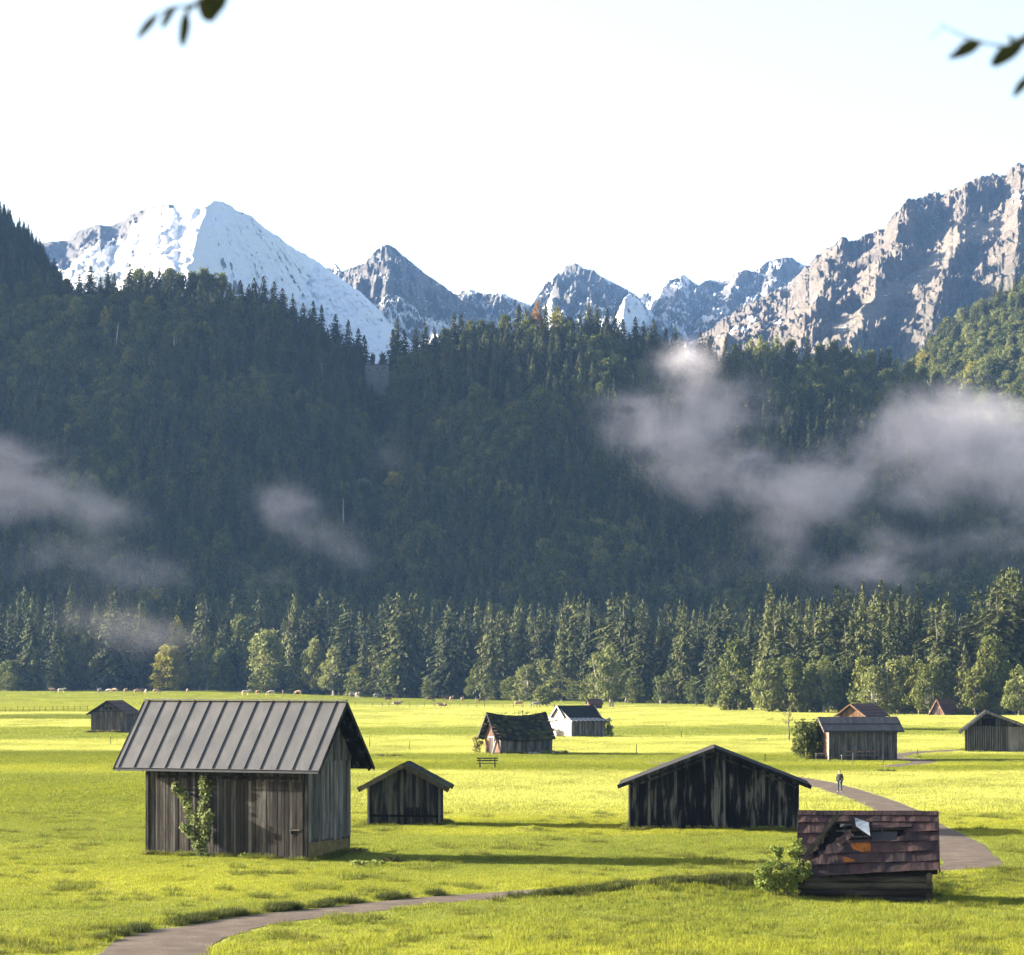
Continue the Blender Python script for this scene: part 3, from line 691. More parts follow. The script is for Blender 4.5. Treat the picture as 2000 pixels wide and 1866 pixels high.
# ------------------------------------------------------------------ wooded hills
def forest_floor():
    m, t = new_mat('forest_floor'); tc = t.n('ShaderNodeTexCoord').outputs['Object']; n1 = t.noise(t.mapping(tc, (.12, .12, .12)), 1, 6, .65)
    return finish(m, t, t.ramp(n1, [(.3, (.02, .022, .010)), (.6, (.045, .045, .02)), (.8, (.09, .085, .06))]), .95, n1, 1.5, .1)
M['floor'] = forest_floor()
SKYLINE = [(-700, 470), (-300, 520), (-100, 560), (0, 572), (60, 560), (120, 548), (180, 548), (260, 535), (310, 533), (380, 545), (430, 552), (520, 568), (560, 592), (620, 622), (680, 655), (715, 700), (735, 735), (757, 730), (770, 690), (790, 668), (830, 660), (890, 645), (960, 643), (1000, 630), (1050, 620), (1130, 625), (1160, 620), (1230, 645), (1290, 660), (1330, 690), (1345, 715), (1370, 690), (1400, 688), (1480, 680), (1550, 682), (1660, 695), (1720, 706), (1760, 722), (1800, 738), (1850, 758), (1895, 785), (1950, 850), (2050, 950), (2200, 1100), (2400, 1250)]
HD0, HD1 = 1130.0, 1385.0
def hill_pt(px, s):
    y = HD0 + (HD1 - HD0) * s; x = X(px, y)
    zr = np.interp(px, [p[0] for p in SKYLINE], [Z(p[1], HD1) for p in SKYLINE]) - 13.5
    z = zr * np.clip(s, 0, 1) ** .96 + (5.0 * fbm(x / 45, y / 45, 3, 70)) * np.clip(1 - s, 0, 1) * np.clip(s * 6, 0, 1) - np.clip(s - 1, 0, 1) * 90
    return x, y, z + .5
def sheet(name, fn, px0, px1, nx, s1, ns, mat):
    px = np.linspace(px0, px1, nx); s = np.linspace(0, s1, ns); P, S = np.meshgrid(px, s); x, y, z = fn(P, S)
    ii = np.arange(ns * nx).reshape(ns, nx); Q = np.stack([ii[:-1, :-1], ii[:-1, 1:], ii[1:, 1:], ii[1:, :-1]], -1).reshape(-1, 4)
    return tag(link(name, np_mesh(name, np.stack([x, y, z], -1).reshape(-1, 3), Q, [mat], smooth=True)), kind='structure')
def m7_pt(px, s):
    y = 1440 + 310 * s; x = X(px, y)
    zr = np.interp(px, [1600, 1700, 1770, 1800, 1850, 1880, 1920, 1960, 2000, 2100, 2300, 2600], [60, 120, 178, 190, 205, 212, 219, 223, 228, 246, 285, 330]) - 9
    z = zr * (.30 + .70 * np.clip(s, 0, 1)) + 7 * fbm(x / 40, y / 55, 3, 77) * np.clip((1 - s) * 4, 0, 1) - np.clip(s - 1, 0, 1) * 120 - np.clip(.05 - s, 0, 1) * 0
    return x, y, np.where(s <= 0.001, -5, z)
M0X = [-2500, -1900, -1500, -1234, -1050, -900, -790, -690, -600, -450, -350, -300, -273, -263, -253, -245, -235, -215, -180, -130]
M0Z = [250, 500, 560, 540, 445, 378, 338, 338, 352, 345, 312, 271, 247, 239, 228, 216, 197, 155, 84, 0]  # unseen heights left of the view are shaped to shade the wooded hill
def m0_pt(x, y):
    return np.interp(x, M0X, M0Z) * np.exp(-((y - np.interp(x, [-1500, -850, -400], [1490, 1530, 1650])) / 180.0) ** 2) + 9 * fbm(np.asarray(x) / 60, np.asarray(y) / 60, 3, 81) * np.clip((1650 - y) / 60, 0, 1) - 1.0
def build_hills():
    rs = np.random.RandomState(9)
    sheet('wooded_hill', hill_pt, -700, 2400, 300, 1.6, 70, M['floor'])
    sheet('right_hill', m7_pt, 1600, 2600, 120, 1.5, 60, M['floor'])
    xs = np.concatenate([np.linspace(-2500, -420, 80), np.linspace(-400, -120, 90)]); yy = np.linspace(1200, 2100, 110); XX, YY = np.meshgrid(xs, yy)
    ii = np.arange(XX.size).reshape(XX.shape); Q = np.stack([ii[:-1, :-1], ii[:-1, 1:], ii[1:, 1:], ii[1:, :-1]], -1).reshape(-1, 4)
    tag(link('left_hill', np_mesh('left_hill', np.stack([XX, YY, m0_pt(XX, YY)], -1).reshape(-1, 3), Q, [M['floor']], smooth=True)), kind='structure')
    # trees on the long dark hill
    n = 15500; px = rs.uniform(-330, 2230, n); s = rs.uniform(.0, 1.16, n); x, y, z = hill_pt(px, s)
    keep = z > -2
    h = rs.uniform(13, 23, n) * (1 - .25 * (s > .93))
    # the ruin keeps its clearing
    tip = HZ - (z + h - H) * F / y; foot = HZ - (z - H) * F / y
    keep &= ~((np.abs(px - 736) < 24) & (tip < 741) & (y < 1372))
    keep &= ~((s > .97) & (s < 1.03) & (px > -10) & (px < 1900))
    bro = (noise2(x / 40, y / 40, 90) + .35 * sm(500, 150, px) * (s > .55) + .5 * sm(1380, 1480, px) * (s > .8) + .25 * (s < .25) + rs.uniform(-.35, .35, n)) > .22
    idx = np.where(bro, rs.choice([5, 5, 5, 6, 6, 6, 7, 8], n, p=[.22, .2, .14, .17, .12, .08, .063, .007]), rs.randint(0, 5, n))
    idx = np.where((idx == 8) & (rs.rand(n) < .4), 5, idx)
    hh = np.where(bro, h * .82 / 12, h / 28.0); wd = np.where(bro, hh * rs.uniform(.62, .95, n), hh * rs.uniform(1.0, 1.45, n))
    k = keep; m = int(k.sum())
    w = scatter('hill_wood', np.stack([x, y, z], 1)[k], idx[k], np.stack([rs.normal(scale=.03, size=m), rs.normal(scale=.03, size=m), rs.uniform(0, 6.28, m)], 1), np.stack([wd, wd, hh], 1)[k], WOOD_SRC)
    tag(w, 'dark mixed wood covering the long hill below the mountains', 'wood')
    # sunlit broad-leaved wood on the right
    n = 3600; px = rs.uniform(1680, 2500, n); s = rs.uniform(.02, 1.1, n); x, y, z = m7_pt(px, s)
    con = rs.rand(n) < .14 + .5 * (s > .85); h = rs.uniform(10, 16, n)
    idx = np.where(con, rs.randint(0, 5, n), rs.choice([5, 6, 7, 8], n, p=[.42, .33, .21, .04])); hh = np.where(con, h * 1.1 / 28, h / 12); wd = np.where(con, hh * 1.2, hh * rs.uniform(.75, 1.1, n))
    w = scatter('sunlit_wood', np.stack([x, y, z], 1), idx, np.stack([0 * x, 0 * x, rs.uniform(0, 6.28, n)], 1), np.stack([wd, wd, hh], 1), WOOD_SRC)
    tag(w, 'sunlit mixed wood on the right hillside', 'wood')
    # dark spruces on the left hill
    n = 7800; x = np.concatenate([rs.uniform(-420, -180, 5200), rs.uniform(-1700, -420, 2600)]); y = rs.uniform(1300, 1700, n); z = m0_pt(x, y); k = z > 12; h = rs.uniform(9, 14, n); hh = h / 28; wd = hh * rs.uniform(1.0, 1.5, n)
    w = scatter('shaded_wood', np.stack([x, y, z], 1)[k], rs.randint(0, 5, n)[k], np.stack([0 * x, 0 * x, rs.uniform(0, 6.28, n)], 1)[k], np.stack([wd, wd, hh], 1)[k], WOOD_SRC)
    tag(w, 'black-green spruce wood on the steep hill at the left edge', 'wood')

# ------------------------------------------------------------------ single trees
ORD = ['first', 'second', 'third', 'fourth', 'fifth', 'sixth', 'seventh', 'eighth', 'ninth', 'tenth', 'eleventh', 'twelfth', 'thirteenth', 'fourteenth', 'fifteenth', 'sixteenth', 'seventeenth', 'eighteenth', 'nineteenth', 'twentieth']
TREES = []          # (object, px, row, kind)
def add_spruce(px, d, tip, row, z=None, k=None, fat=1.0):
    x = X(px, d); z = G(x, d) if z is None else z; h = Z(tip, d) - z
    if h < 2: return
    k = R.randrange(6) if k is None else k; s = h / 28.6; w = s * fat * R.uniform(.92, 1.18) * (1.0 if h > 17 else 1.22)
    o = empty('spruce_tree', (x, d, z - .1), R.uniform(0, 6.28), None, 'tree', None, (w, w, s))
    link('crown', SPR[k][0], o); link('trunk', SPR[k][1], o); TREES.append((o, px, row, 'spruce'))
def add_broad(px, d, tip, wpx, row, key='broad', k=None, z=None, pale=False):
    x = X(px, d); z = G(x, d) if z is None else z; h = Z(tip, d) - z
    k = R.randrange(4) if k is None else k; w = wpx * d / F / 2 / 4.7
    o = empty('broadleaf_tree', (x, d, z - .05), R.uniform(0, 6.28), None, 'tree', None, (w, w, h / 11.8))
    link('crown', BRDM[(key, k)], o); link('trunk', BRD[k][4] if pale else BRD[k][3], o); TREES.append((o, px, row, key))
EDGE = ([-200, 0, 99, 106, 290, 500, 700, 900, 1100, 1200, 1380, 1500, 1700, 1850, 2000, 2300], [985, 985, 985, 1014, 1010, 990, 955, 925, 885, 855, 800, 725, 672, 655, 645, 640])
TOPS = ([-100, 0, 60, 120, 190, 300, 400, 560, 700, 800, 900, 1100, 1230, 1400, 1480, 1500, 1600, 1720, 1800, 1880, 1930, 1960, 2000, 2100], [1185, 1178, 1160, 1160, 1146, 1178, 1170, 1158, 1185, 1165, 1180, 1175, 1172, 1182, 1190, 1158, 1160, 1142, 1150, 1180, 1135, 1118, 1140, 1130])
def valley_trees():
    BACK = []
    for row, off, step, jit, drop in (('front', 4, 33, 10, 6), ('second', 30, 38, 9, 3), ('third', 62, 25, 9, 4), ('back', 84, 19, 9, 2), ('back', 120, 19, 9, 2)):
        px = -50 + R.uniform(0, 20)
        while px < 2060:
            d = float(np.interp(px, *EDGE)) + off + R.uniform(-13, 13)
            tip = float(np.interp(px, *TOPS)) + (-20 + 75 * R.random() ** 2.4) + 16 * float(noise2(px / 55, off / 9.0, 55)) + drop * R.random() ** 2 * 2
            if row == 'front':
                if R.random() < .18: tip += R.uniform(20, 75)
                if 300 < px < 380 or 495 < px < 560 : px += 20; continue
                if px > 1400 and R.random() < .25: px += step; continue
            if row == 'back' and 1480 < px < 2060: tip += 10
            if row in ('third', 'back'):
                tip += 16
                x = X(px, d); z = G(x, d); BACK.append((x, d, z - .1, (Z(tip, d) - z) / 28.6)); px += step * R.uniform(.6, 1.35); continue
            add_spruce(px, d, tip, row, fat=R.uniform(1.05, 1.7))
            px += step * R.uniform(.45, 1.5)
    n = len(BACK); hh = np.array([b[3] for b in BACK]); wd = hh * NRS.uniform(.9, 1.2, n)
    wv = scatter('valley_wood', np.array([b[:3] for b in BACK]), NRS.randint(0, 5, n), np.stack([0 * hh, 0 * hh, NRS.uniform(0, 6.28, n)], 1), np.stack([wd, wd, hh], 1), WOOD_SRC)
    tag(wv, 'deeper rows of the spruce wood on the valley floor', 'wood')
    # broad-leaved trees along the edge
    for (px, tip, w, off, key, k, pale) in [
        (328, 1262, 84, -14, 'broad_gold', 2, 0), (520, 1232, 92, -10, 'broad_pale', 0, 0), (160, 1240, 60, 2, 'broad_pale', 1, 0), (222, 1192, 88, 14, 'broad_pale', 0, 0), (262, 1262, 60, 6, 'broad', 3, 1),
        (398, 1240, 52, -4, 'broad', 1, 1), (470, 1204, 78, 10, 'broad_pale', 2, 0), (345, 1205, 60, 22, 'broad_gold', 1, 0), (580, 1290, 60, -2, 'broad', 0, 0), (655, 1262, 72, -4, 'broad_pale', 1, 1), (768, 1285, 66, -6, 'broad', 3, 0),
        (60, 1255, 60, 2, 'broad', 2, 1), (20, 1290, 66, -4, 'broad', 0, 0), (965, 1330, 52, -10, 'broad', 2, 0), (1030, 1300, 74, -12, 'broad_pale', 0, 1), (1095, 1312, 80, -6, 'broad', 1, 1), (1130, 1330, 70, -8, 'broad', 3, 0),
        (1186, 1258, 82, -95, 'broad_pale', 1, 1), (1438, 1252, 84, -62, 'broad', 2, 0), (1500, 1290, 86, -50, 'broad_pale', 0, 0), (1548, 1288, 84, -40, 'broad', 2, 0), (1612, 1282, 72, -22, 'broad_pale', 1, 1),
        (1655, 1300, 60, -8, 'broad', 0, 1), (1712, 1300, 78, -18, 'broad_pale', 3, 1), (1748, 1290, 80, -14, 'broad_pale', 0, 1), (1795, 1290, 72, -12, 'broad', 1, 1), (1838, 1286, 74, -10, 'broad_pale', 2, 1), (1868, 1312, 60, -6, 'broad', 3, 0),
        (125, 1268, 64, -8, 'broad', 2, 0), (190, 1282, 52, -6, 'broad_pale', 3, 1), (290, 1222, 56, 16, 'broad_pale', 1, 0), (430, 1268, 58, -8, 'broad', 0, 0), (615, 1248, 56, 0, 'broad_pale', 3, 0), (700, 1300, 60, -8, 'broad', 2, 0), (735, 1262, 54, 2, 'broad', 1, 1), (845, 1318, 56, -10, 'broad', 0, 0), (880, 1290, 48, -4, 'broad_pale', 2, 1), (930, 1302, 50, -6, 'broad', 1, 0), (1000, 1322, 60, -14, 'broad', 3, 0), (1065, 1290, 56, 0, 'broad_pale', 2, 1), (1160, 1312, 62, -8, 'broad', 0, 0), (1240, 1326, 56, -10, 'broad', 2, 0), (1300, 1310, 60, -8, 'broad', 1, 1), (1360, 1322, 56, -14, 'broad', 3, 0), (1405, 1300, 60, -40, 'broad', 0, 0), (1470, 1302, 70, -44, 'broad', 1, 0), (1530, 1284, 80, -34, 'broad', 3, 0), (1585, 1298, 66, -26, 'broad_pale', 2, 0), (1690, 1284, 72, -10, 'broad', 2, 0), (1770, 1284, 76, -8, 'broad_pale', 0, 1), (1815, 1296, 66, -16, 'broad', 3, 1), (1905, 1292, 60, -14, 'broad', 1, 0), (1955, 1276, 66, -6, 'broad_pale', 3, 0), (2020, 1280, 70, -10, 'broad', 0, 0),
        (1935, 1246, 86, -8, 'broad', 2, 0), (1990, 1300, 70, -16, 'broad_pale', 1, 0), (1976, 1118, 70, 60, 'broad_pale', 0, 0), (1885, 1380, 40, -20, 'broad', 0, 0)]:
        add_broad(px, float(np.interp(px, *EDGE)) + off, tip, w, 'edge', key, k, None, bool(pale))
    add_spruce(1885, 640, 1255, 'edge', None, 0)
def skyline_trees():
    S_ = [(95, 525), (113, 521), (155, 534), (177, 516), (196, 540), (210, 518), (223, 531), (254, 513), (312, 519), (450, 551), (470, 545), (486, 553), (497, 541), (515, 537), (535, 548), (552, 561), (572, 571), (592, 590), (612, 586), (628, 592), (655, 612), (680, 622), (700, 640), (712, 652), (768, 640), (776, 619), (790, 641), (812, 636), (830, 627), (850, 650), (886, 609), (901, 611), (1013, 592), (1066, 590), (1132, 612), (1150, 589), (1166, 593), (1186, 600), (1202, 606), (1217, 621), (1241, 617), (1257, 625), (1276, 621), (1301, 640), (1319, 634), (1331, 660), (1369, 647), (1386, 655), (1417, 657), (1576, 654), (1721, 678), (1736, 674)]
    for px, tip in S_:
        d = HD1 - R.uniform(2, 10); _, _, z = hill_pt(px, (d - HD0) / (HD1 - HD0)); add_spruce(px, d, tip, 'skyline', float(z), R.choice([0, 2, 4, 4]), R.uniform(1.5, 2.1))
    B_ = [(8, 556, 44), (40, 546, 44), (72, 536, 44), (132, 545, 40), (272, 523, 44), (292, 528, 40), (332, 523, 46), (352, 534, 44), (376, 532, 46), (396, 525, 44), (416, 536, 40), (434, 534, 40), (728, 692, 22), (748, 688, 26), (870, 641, 40), (918, 627, 40), (942, 626, 44), (962, 628, 40), (986, 616, 44), (1032, 606, 40), (1050, 590, 32, 'broad_rust'), (1090, 598, 44, 'broad_gold'), (1112, 620, 40), (1438, 673, 40), (1465, 661, 40, 'broad_pale'), (1490, 655, 44, 'broad_pale'), (1515, 655, 40, 'broad_pale'), (1545, 664, 40), (1602, 673, 44), (1626, 668, 44), (1652, 676, 44), (1676, 681, 40), (1700, 686, 40), (1752, 700, 40, 'broad_pale'), (1776, 706, 44), (1802, 716, 44), (1832, 727, 44), (1860, 741, 44), (1886, 757, 44)]
    for b in B_:
        px, tip, w = b[:3]; key = b[3] if len(b) > 3 else 'broad'
        d = HD1 - R.uniform(2, 10); _, _, z = hill_pt(px, (d - HD0) / (HD1 - HD0)); add_broad(px, d, tip, w, 'skyline', key, None, float(z))
    for (px, tip, w, key) in ((205, 600, 36, 'broad_gold'), (150, 580, 60, 'broad_pale'), (265, 590, 44, 'broad_pale'), (45, 610, 60, 'broad'), (130, 620, 60, 'broad')):
        d = 1345; _, _, z = hill_pt(px, (d - HD0) / (HD1 - HD0)); add_broad(px, d, tip, w, 'slope', key, None, float(z))
ZONES = [(-100, 130, 'at the left picture edge'), (130, 290, 'behind the far-left hut'), (290, 500, 'above the seamed roof, left half'), (500, 690, 'above the seamed roof, right half'), (690, 900, 'above the small plank hut'), (900, 1060, 'above the mossy hut'), (1060, 1200, 'above the white barn'), (1200, 1400, 'above the wide black barn, left'), (1400, 1580, 'above the wide black barn, right'), (1580, 1780, 'above the long-bench hut'), (1780, 1900, 'above the far steep-roofed hut'), (1900, 2400, 'at the right picture edge')]
SKYZ = [(-100, 250, 'under the dark left hill'), (250, 450, 'under the big snowy summit'), (450, 720, 'left of the ruin'), (720, 900, 'under the pyramid peak'), (900, 1100, 'under the snowy saddle'), (1100, 1345, 'under the craggy middle peak'), (1345, 1600, 'under the left of the rock mountain'), (1600, 2400, 'under the right of the rock mountain')]
LOOK = {'spruce': 'spruce', 'broad': 'green leafy tree', 'broad_pale': 'pale green leafy tree', 'broad_gold': 'golden leafy tree', 'broad_rust': 'rust-brown leafy tree'}
def label_trees():
    groups = {}
    for o, px, row, kind in TREES:
        zones = SKYZ if row in ('skyline', 'slope') else ZONES
        zn = next(z[2] for z in zones if z[0] <= px < z[1]); groups.setdefault((row, kind, zn), []).append((px, o))
    where = {'front': 'front row', 'second': 'second row', 'third': 'third row', 'back': 'back row', 'edge': 'meadow edge', 'skyline': 'skyline', 'slope': 'slope'}
    for (row, kind, zn), lst in groups.items():
        lst.sort(key=lambda q: q[0])
        for i, (px, o) in enumerate(lst):
            if len(lst) == 1: lab = f'{where[row]} {LOOK[kind]}, only one {zn}'
            else: lab = f'{where[row]} {LOOK[kind]}, {ORD[min(i, 19)]} from left {zn}'
            o['label'] = lab
            o['group'] = {'skyline': 'trees on the hill skyline', 'slope': 'sunlit trees on the left slope'}.get(row, 'trees of the valley wood edge')

# ------------------------------------------------------------------ huts
def plank_wall(mb, a, b, top, bottom=0.0, wr=(.13, .24), gap=.012, th=.028, jit=.009, rag=0.0, missing=0.0, tone=(0.1, .9), m=0, lean=0.0, rnd=R, backing=True, cap=None):
    """vertical boards from plan point a to b; the outside lies to the right of a->b; top(t in metres) gives the height"""
    a = Vector((a[0], a[1], 0)); b = Vector((b[0], b[1], 0)); Lw = (b - a).length; d = (b - a) / Lw; n = Vector((d.y, -d.x, 0))
    s = 0
    while s < Lw - .02:
        w = min(rnd.uniform(*wr), Lw - s)
        if Lw - s - w < .06: w = Lw - s
        if rnd.random() >= missing:
            o = rnd.uniform(-jit, jit) + th; b0 = bottom + (rnd.uniform(0, rag) if rag else 0); l = rnd.uniform(-lean, lean)
            g = gap * rnd.uniform(.5, 1.6)
            p0 = a + d * (s + g / 2); p1 = a + d * (s + w - g / 2); z0 = top(s + g / 2); z1 = top(s + w - g / 2)
            if cap: z0 = min(z0, cap); z1 = min(z1, cap)
            mid = (top(s + w / 2)); q = [p0, p1, p1 + n * o, p0 + n * o]
            sh = d * l
            lowr = [v + Vector((0, 0, b0)) for v in q]; upr = [v + sh + Vector((0, 0, z)) for v, z in zip(q, (z0, z1, z1, z0))]
            mb.hexa([lowr[3], lowr[2], lowr[1], lowr[0], upr[3], upr[2], upr[1], upr[0]], rnd.uniform(*tone), m)
        s += w
def back_board(mb, a, b, top, n=12, th=.05, tone=.0, m=0, bottom=0):
    "closed boarding behind the planks, following the gable"
    a = Vector((a[0], a[1], 0)); b = Vector((b[0], b[1], 0)); Lw = (b - a).length; d = (b - a) / Lw; nn = Vector((d.y, -d.x, 0)); i0 = -nn * .004; i1 = -nn * th
    for k in range(n):
        s0 = Lw * k / n; s1 = Lw * (k + 1) / n; p0 = a + d * s0; p1 = a + d * s1; t0 = top(s0) - .01; t1 = top(s1) - .01
        if abs(t0) + abs(t1) < .01: continue
        f = [p0 + i0, p1 + i0, p1 + i1, p0 + i1]
        mb.hexa([Vector((f[3].x, f[3].y, bottom)), Vector((f[2].x, f[2].y, bottom)), Vector((f[1].x, f[1].y, bottom)), Vector((f[0].x, f[0].y, bottom)),
                 Vector((f[3].x, f[3].y, t0)), Vector((f[2].x, f[2].y, t1)), Vector((f[1].x, f[1].y, t1)), Vector((f[0].x, f[0].y, t0))], tone, m)

FEET = []
class Hut:
    """ridge along local x; footprint L x D around the origin; ridge may sit off centre (yr)"""
    def __init__(s, name, label, px, py, anchor, rz, L, D, eave, ridge, yr=0.0, cat='hut', group='wooden huts in the meadow', sink=.08):
        s.L, s.D, s.eave, s.ridge, s.yr = L, D, eave, ridge, yr; s.rz = rz
        p = at(px, py); a = Vector((anchor[0] * L / 2, anchor[1] * D / 2, 0)); a.rotate(Matrix.Rotation(rz, 3, 'Z'))
        loc = Vector((p.x - a.x, p.y - a.y, 0)); zs = []
        for sx in (-1, 1):
            for sy in (-1, 1):
                q = Vector((sx * L / 2, sy * D / 2, 0)); q.rotate(Matrix.Rotation(rz, 3, 'Z')); zs.append(G(loc.x + q.x, loc.y + q.y))
        loc.z = p.z - sink; s.low = min(zs) - loc.z - .05
        s.root = empty(name, loc, rz, label, cat, group); s.p = p
        BLOCKED.append((loc.x, loc.y, max(L, D) / 2))
        FEET.append((loc.x, loc.y, rz, L, D))
        s.mf = (ridge - eave) / (yr + D / 2); s.mb_ = (ridge - eave) / (D / 2 - yr)
    def zr(s, y): return s.ridge - (s.mf * (s.yr - y) if y < s.yr else s.mb_ * (y - s.yr))
    def walls(s, mat, name='wall', sides='FBLR', wr=(.13, .24), backing=True, under=.06, **kw):
        mb = MB(); L, D = s.L / 2, s.D / 2; low = min(0, s.low)
        tops = {'F': lambda t: s.zr(-D) - under, 'B': lambda t: s.zr(D) - under, 'R': lambda t: s.zr(-D + t) - under, 'L': lambda t: s.zr(D - t) - under}
        ends = {'F': ((-L, -D), (L, -D)), 'R': ((L, -D), (L, D)), 'B': ((L, D), (-L, D)), 'L': ((-L, D), (-L, -D))}
        for q in sides:
            plank_wall(mb, *ends[q], tops[q], low, wr, **kw)
            if backing: back_board(mb, *ends[q], tops[q], 14, bottom=low)
        return mb.build(name, mat, s.root)
    def roof(s, mat, ov=(.5, .5), oe=(.5, .5), th=.12, rows=0, name='roof', wave=0.0, sag=0.0, nseg=1, lift=0.0, edge_mat=None):
        mb = MB(); L = s.L / 2; x0 = -L - ov[0]; x1 = L + ov[1]
        yf = -s.D / 2 - oe[0]; yb = s.D / 2 + oe[1]
        def P(x, y, dz=0):
            u = (x - x0) / (x1 - x0); return Vector((x, y, s.zr(y) + th * .9 + lift + dz - sag * 4 * u * (1 - u) * (1 - abs(y - s.yr) / s.D)))
        for side, ye in ((0, yf), (1, yb)):
            for i in range(nseg):
                xa = x0 + (x1 - x0) * i / nseg; xb = x0 + (x1 - x0) * (i + 1) / nseg
                yr_ = s.yr
                if rows:
                    for r in range(rows):
                        ya = yr_ + (ye - yr_) * r / rows; yb_ = yr_ + (ye - yr_) * (r + 1) / rows
                        dz = R.uniform(0, wave); 
                        mb.slab(P(xa, ya, dz - .02), P(xb, ya, R.uniform(0, wave) - .02), P(xb, yb_, R.uniform(0, wave) + .03), P(xa, yb_, dz + .03), th * (1 if r in (0, rows - 1) else .5), R.random())
                else: mb.slab(P(xa, yr_), P(xb, yr_), P(xb, ye), P(xa, ye), th, R.random())
        s.x0, s.x1, s.yf, s.yb_, s.P = x0, x1, yf, yb, P
        return mb.build(name, mat, s.root)
    def barge(s, mat, which='LR', w=.05, h=.2, name='bargeboard', drop=.02):
        for q in which:
            mb = MB(); x = s.x0 - w / 2 - .003 if q == 'L' else s.x1 + w / 2 + .003
            for ye in (s.yf, s.yb_):
                a = s.P(x, s.yr, -.02 - drop); b = s.P(x, ye, -.02 - drop); a.x = x; b.x = x; mb.beam(a - Vector((0, 0, h * .35)), b - Vector((0, 0, h * .35)), w, h, R.random(), 0, (0, 0, 1))
            mb.build(name, mat, s.root)
    def rafters(s, mat, n, side='F', sz=(.09, .13), inset=.06):
        mb = MB(); ye = s.yf if side == 'F' else s.yb_; sg = -1 if side == 'F' else 1
        for k in range(n):
            x = s.x0 + .25 + (s.x1 - s.x0 - .5) * k / (n - 1)
            a = s.P(x, sg * (s.D / 2 - .15)); b = s.P(x, ye - sg * inset); o = Vector((0, 0, -.21)); mb.beam(a + o, b + o, sz[0], sz[1], R.random())
        mb.pieces('rafter', mat, s.root)
    def weeds(s, pts, name='weed_tuft', mat='shrub', hgt=(.2, .6), label='weeds growing along the hut wall'): pass
def leaf_blob(name, mat, blobs, per=220, leaf=.07, seed=0, parent=None, label=None, stems=None, smat=None):
    "leaf clumps: blobs = (x, y, z, rx, ry, rz)"
    rs = np.random.RandomState(seed); C = []; A = []; B = []; T = []
    for (x, y, z, rx, ry, rz) in blobs:
        n = int(per); u = rs.normal(size=(n, 3)); u /= np.linalg.norm(u, axis=1)[:, None]; p = np.array([x, y, z]) + u * (rs.uniform(.25, 1.1, n) ** .7)[:, None] * np.array([rx, ry, rz])
        a = rs.normal(size=(n, 3)); a /= np.linalg.norm(a, axis=1)[:, None]; b = np.cross(a, rs.normal(size=(n, 3))); b /= np.linalg.norm(b, axis=1)[:, None] + 1e-6
        sz = leaf * rs.uniform(.6, 1.5, n)[:, None]; C.append(p); A.append(a * sz); B.append(b * sz * .6); T.append(np.clip(rs.uniform(.2, .8) + rs.uniform(-.25, .25, n), 0, 1))
    V, Fq = quads_from(np.concatenate(C), np.concatenate(A), np.concatenate(B))
    return link(name, np_mesh(name, V, Fq, [mat], np.concatenate(T)), parent)

